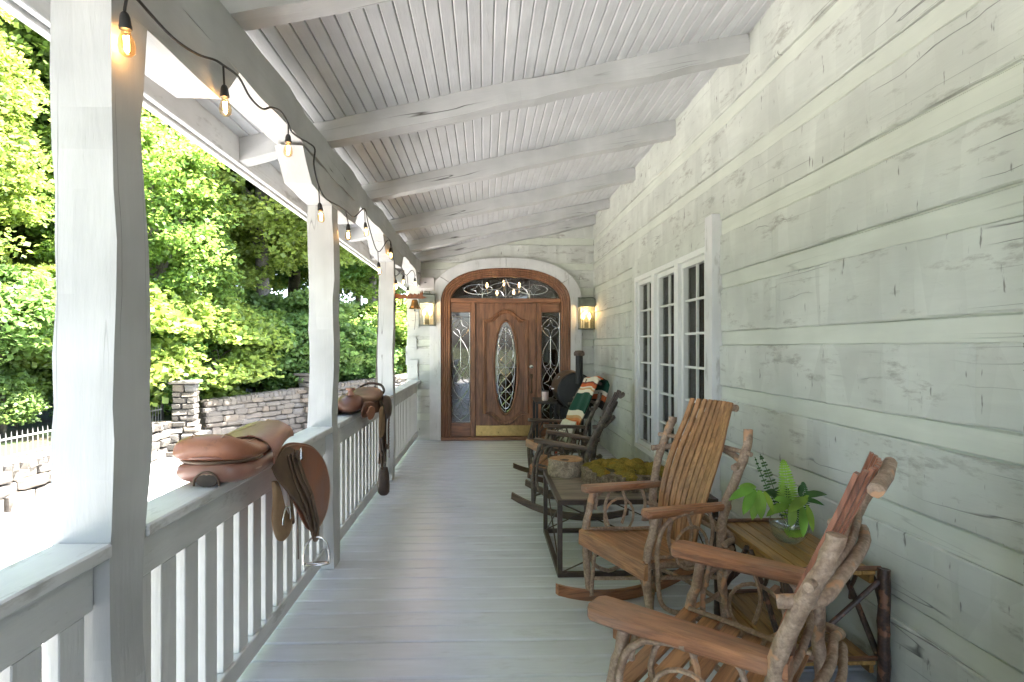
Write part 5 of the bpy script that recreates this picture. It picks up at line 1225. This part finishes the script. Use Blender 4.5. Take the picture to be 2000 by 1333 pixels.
MB().tube([(0.035, -0.43, zc_s + 0.10), (0.035, -0.43, zc_s + 0.48)], 0.047, 16).build('chimney', SMB, sm, 0.9)
MB().lathe([(0.066, 0.46), (0.07, 0.47), (0.07, 0.50), (0.05, 0.525), (0.0, 0.53)], 18, (0.035, -0.43, zc_s)).build('chimney_cap', plain('rust_cap', (0.10, 0.07, 0.055), 0.7), sm, 0.6)
MB().box(-0.20, 0.20, -0.36, 0.36, zc_s - 0.36, zc_s - 0.2, 0.02).build('charcoal_box', SMB, sm)
for a in (-0.2, 0.17):
    for b in (-0.34, 0.31): MB().box(a, a + 0.035, b, b + 0.035, 0.0, zc_s - 0.19, 0.003).build('leg', SMB, sm)
MB().box(-0.2, 0.2, -0.3, 0.3, 0.2, 0.215).build('lower_shelf', SMB, sm)
sh = MB().box(-0.52, -0.235, -0.36, 0.30, 0.675, 0.705, 0.003).build('side_shelf', plain('dark_wood_shelf', (0.045, 0.035, 0.028), 0.6), sm)
for a, b in ((-0.515, -0.355), (-0.28, -0.355), (-0.515, 0.265), (-0.28, 0.265)): MB().box(a, a + 0.03, b, b + 0.03, 0.0, 0.674, 0.003).build('shelf_leg', SMB, sm)
tu = empty('tumbler', (0.80, 7.74, 0.706), label='pale pink tumbler with a lid on the smoker side shelf', cat='tumbler')
MB().lathe([(0.036, 0), (0.042, 0.02), (0.046, 0.115), (0.046, 0.12)], 18).build('cup', plain('pale_pink_enamel', (0.66, 0.52, 0.47), 0.35, var=0.04), tu, 0.9)
MB().lathe([(0.048, 0.12), (0.048, 0.132), (0.03, 0.136), (0, 0.136)], 18).build('lid', M['black'], tu, 0.6)
fx = empty('fire_starter', (0.90, 7.35, 0), label='slim red and white stick standing by the smoker legs', cat='stick')
MB().tube([(0, 0, 0), (0, 0, 0.16)], 0.016, 10).tube([(0, 0, 0.21), (0, 0, 0.36)], 0.016, 10).build('red_tube', plain('red_plastic', (0.28, 0.035, 0.02), 0.4), fx)
MB().tube([(0, 0, 0.16), (0, 0, 0.21)], 0.0175, 10).tube([(0, 0, 0.36), (0, 0, 0.40)], 0.0175, 10).build('white_band', M['vinyl'], fx)

# ================================================================ lanterns, bell, box
PAT = plain('verdigris', (0.17, 0.19, 0.16), 0.6, 0.5, 0.25, 14); LGL = glass('lantern_glass', (0.92, 0.92, 0.86), 1.2)
BULB = emit('warm_bulb', (1.0, 0.55, 0.2), 2.2)
def lantern(x, z, label):
    e = empty('wall_lantern', (x, WY - 0.045, z), label=label, cat='lantern', group='lanterns beside the door')
    MB().box(-0.115, 0.115, -0.01, 0.012, -0.25, 0.24, 0.004).build('back_plate', PAT, e)
    MB().prism([(-0.012, 0.235), (-0.17, 0.20), (-0.17, 0.08), (-0.012, 0.08)], lambda a, b: (-0.12, a, b), lambda a, b: (0.12, a, b)).build('hood', PAT, e, 0.5)
    f = MB()
    for a in (-0.115, 0.10):
        for b in (-0.165, -0.03): f.box(a, a + 0.015, b, b + 0.015, -0.235, 0.08)
    f.box(-0.12, 0.12, -0.17, -0.012, -0.255, -0.236, 0.003); f.build('cage', PAT, e)
    g_ = MB(); g_.box(-0.1, 0.1, -0.161, -0.159, -0.235, 0.08); g_.box(-0.109, -0.107, -0.15, -0.03, -0.235, 0.08); g_.box(0.107, 0.109, -0.15, -0.03, -0.235, 0.08); g_.build('glass', LGL, e, 0)
    for dx in (-0.045, 0.045):
        c_ = MB().tube([(dx, -0.085, -0.236), (dx, -0.085, -0.10)], 0.012, 8).build('candle', M['vinyl'], e)
        MB().lathe([(0.006, -0.10), (0.02, -0.075), (0.022, -0.05), (0.012, -0.02), (0, 0.0)], 10, (dx, -0.085, 0)).build('bulb', BULB, c_, 1.2)
    MB().ring((0, -0.03, -0.06), 0.085, 0.006, 'y').build('reflector_ring', PAT, e)
    l = bpy.data.lights.new('lantern_light', 'POINT'); l.energy = 0.6; l.color = (1.0, 0.62, 0.3); l.shadow_soft_size = 0.03
    lo = bpy.data.objects.new('lantern_light', l); COL.objects.link(lo); lo.parent = e; lo.location = (0, -0.085, 0.02)
lantern(-0.855, 1.98, 'lit green metal wall lantern left of the door, behind the bell')
lantern(1.535, 1.93, 'lit green metal wall lantern right of the door in the corner')
wbx = empty('alarm_box', (-0.875, WY - 0.005, 2.36), label='white plastic box with a wire, high on the door wall left of the arch', cat='alarm box')
WP = plain('white_plastic', (0.62, 0.58, 0.57), 0.4, var=0.03)
MB().prism([(0, -0.11), (0, 0.1), (-0.06, 0.09), (-0.10, -0.07), (-0.09, -0.11)], lambda a, b: (-0.12, a, b), lambda a, b: (0.12, a, b)).build('housing', WP, wbx, 0.4)
MB().tube(smooth_path([(-0.02, -0.05, -0.11), (-0.03, -0.05, -0.19), (0.02, -0.05, -0.22), (0.05, -0.05, -0.18), (0.045, -0.03, -0.11)], 5), 0.003, 5).build('wire', M['rubber'], wbx, 0.9)
MB().box(-0.025, 0.005, -0.088, -0.082, 0.01, 0.02).build('badge', M['black'], wbx)

be = empty('wall_bell', (-0.96, 6.335, 1.93), label='brass bell under a rusty silhouette bracket on the farthest post', cat='bell')
RST = plain('rusty_plate', (0.20, 0.085, 0.045), 0.8, 0.3, 0.35, 30)
sil = [(0.0, 0.0), (0.30, 0.0), (0.345, 0.012), (0.32, 0.022), (0.30, 0.03), (0.305, 0.06), (0.292, 0.10), (0.283, 0.06), (0.275, 0.085), (0.268, 0.045), (0.25, 0.06), (0.245, 0.045), (0.21, 0.058), (0.20, 0.045), (0.165, 0.06), (0.16, 0.045), (0.14, 0.055), (0.135, 0.02), (0.115, 0.05), (0.06, 0.045), (0.03, 0.052), (0.0, 0.045)]
MB().prism(sil, lambda a, b: (a, -0.003, b), lambda a, b: (a, 0.003, b)).build('silhouette', RST, be, 0)
MB().tube(smooth_path([(0.0, 0, -0.09), (0.05, 0, -0.085), (0.085, 0, -0.05), (0.09, 0, 0.0)], 5), 0.006, 6).tube(smooth_path([(0, 0, -0.02), (0.04, 0, -0.03), (0.05, 0, -0.07), (0.02, 0, -0.075), (0.012, 0, -0.045)], 5), 0.005, 6).tube([(0.003, 0, -0.12), (0.003, 0, 0.06)], 0.006, 6).build('scroll', M['black'], be, 0.9)
bl_ = MB().lathe([(0.0, 0.0), (0.022, -0.003), (0.032, -0.015), (0.038, -0.045), (0.048, -0.075), (0.066, -0.098), (0.067, -0.102), (0.058, -0.1), (0.03, -0.05), (0.0, -0.02)], 22, (0.215, 0, -0.005)).build('bell_cup', plain('aged_brass', (0.26, 0.16, 0.07), 0.4, 0.85, 0.25), be, 0.7)
MB().tube([(0.215, 0, -0.04), (0.215, 0, -0.115)], 0.004, 6).lathe([(0.0, -0.135), (0.011, -0.125), (0.0, -0.11)], 8, (0.215, 0, 0)).tube(smooth_path([(0.215, 0, -0.13), (0.22, 0.01, -0.2), (0.213, 0, -0.33)], 4), 0.0025, 5).build('clapper', M['black'], bl_, 0.9)

# ================================================================ string of lights
sg = empty('string_light', (-0.94, 3.0, 2.4), label='black cord of warm filament bulbs strung along the porch beam', cat='string lights')
go = (0.94, -3.0, -2.4)
XS = -0.938
px = lambda u, v, x=XS: atx(u, v, x)
cordpts = [(228, -40), (262, -8), (335, 72), (385, 106), (418, 117), (436, 128), (466, 151), (488, 190), (512, 213), (530, 210), (548, 218), (561, 238), (570, 258), (585, 270), (603, 280), (615, 292), (613, 322), (622, 362), (636, 388), (660, 402), (675, 412), (692, 424), (712, 408), (720, 440), (738, 492), (757, 470), (764, 478), (771, 520), (772, 540), (786, 530), (794, 538), (805, 528), (812, 540)]
MB().tube(smooth_path([px(*p) for p in cordpts], 5), 0.0045, 6).build('cord', M['rubber'], sg, 1.2, go)
FIL = emit('filament', (1.0, 0.6, 0.26), 16.0); EGL = glass('amber_bulb_glass', (1.0, 0.84, 0.6), 1.0)
sockm = MB().lathe([(0.004, 0.0), (0.012, -0.008), (0.0165, -0.02), (0.019, -0.045), (0.0205, -0.05), (0.0205, -0.062), (0.016, -0.064), (0, -0.064)], 14).mesh('socket', 0.6)
bulbm = MB().lathe([(0.013, -0.062), (0.015, -0.072), (0.0255, -0.10), (0.0285, -0.122), (0.024, -0.142), (0.012, -0.153), (0, -0.155)], 16).mesh('bulb', 1.5)
film = MB().tube([(-0.007, 0, -0.083), (-0.005, 0, -0.135)], 0.0032, 5).tube([(0.007, 0, -0.083), (0.005, 0, -0.135)], 0.0032, 5).tube([(0, 0.006, -0.083), (0, 0.004, -0.135)], 0.0032, 5).mesh('filament', 0.9)
# (socket top pixel, cord pixel)
BL_ = [((243, 22), (252, -30)), ((438, 165), (436, 128)), ((563, 262), (563, 240)), ((624, 396), (622, 362)), ((680, 437), (675, 412)), ((713, 434), (712, 408)), ((763, 484), (762, 476)), ((739, 512), (738, 492)), ((773, 546), (772, 538)), ((788, 538), (787, 530)), ((797, 560), (795, 538)), ((810, 543), (810, 536))]
for a, b in BL_:
    p, q = px(*a), px(*b)
    MB().tube([q, p], 0.004, 6).build('lead', M['rubber'], sg, 0.9, go)
    s_ = link('socket', sockm, sg, M['rubber']); s_.location = p + Vector(go); s_.scale = (0.76, 0.76, 0.74); s_.rotation_euler = (random.uniform(-.12, .12), random.uniform(-.12, .12), 0)
    link('bulb', bulbm, s_, EGL); link('filament', film, s_, FIL)
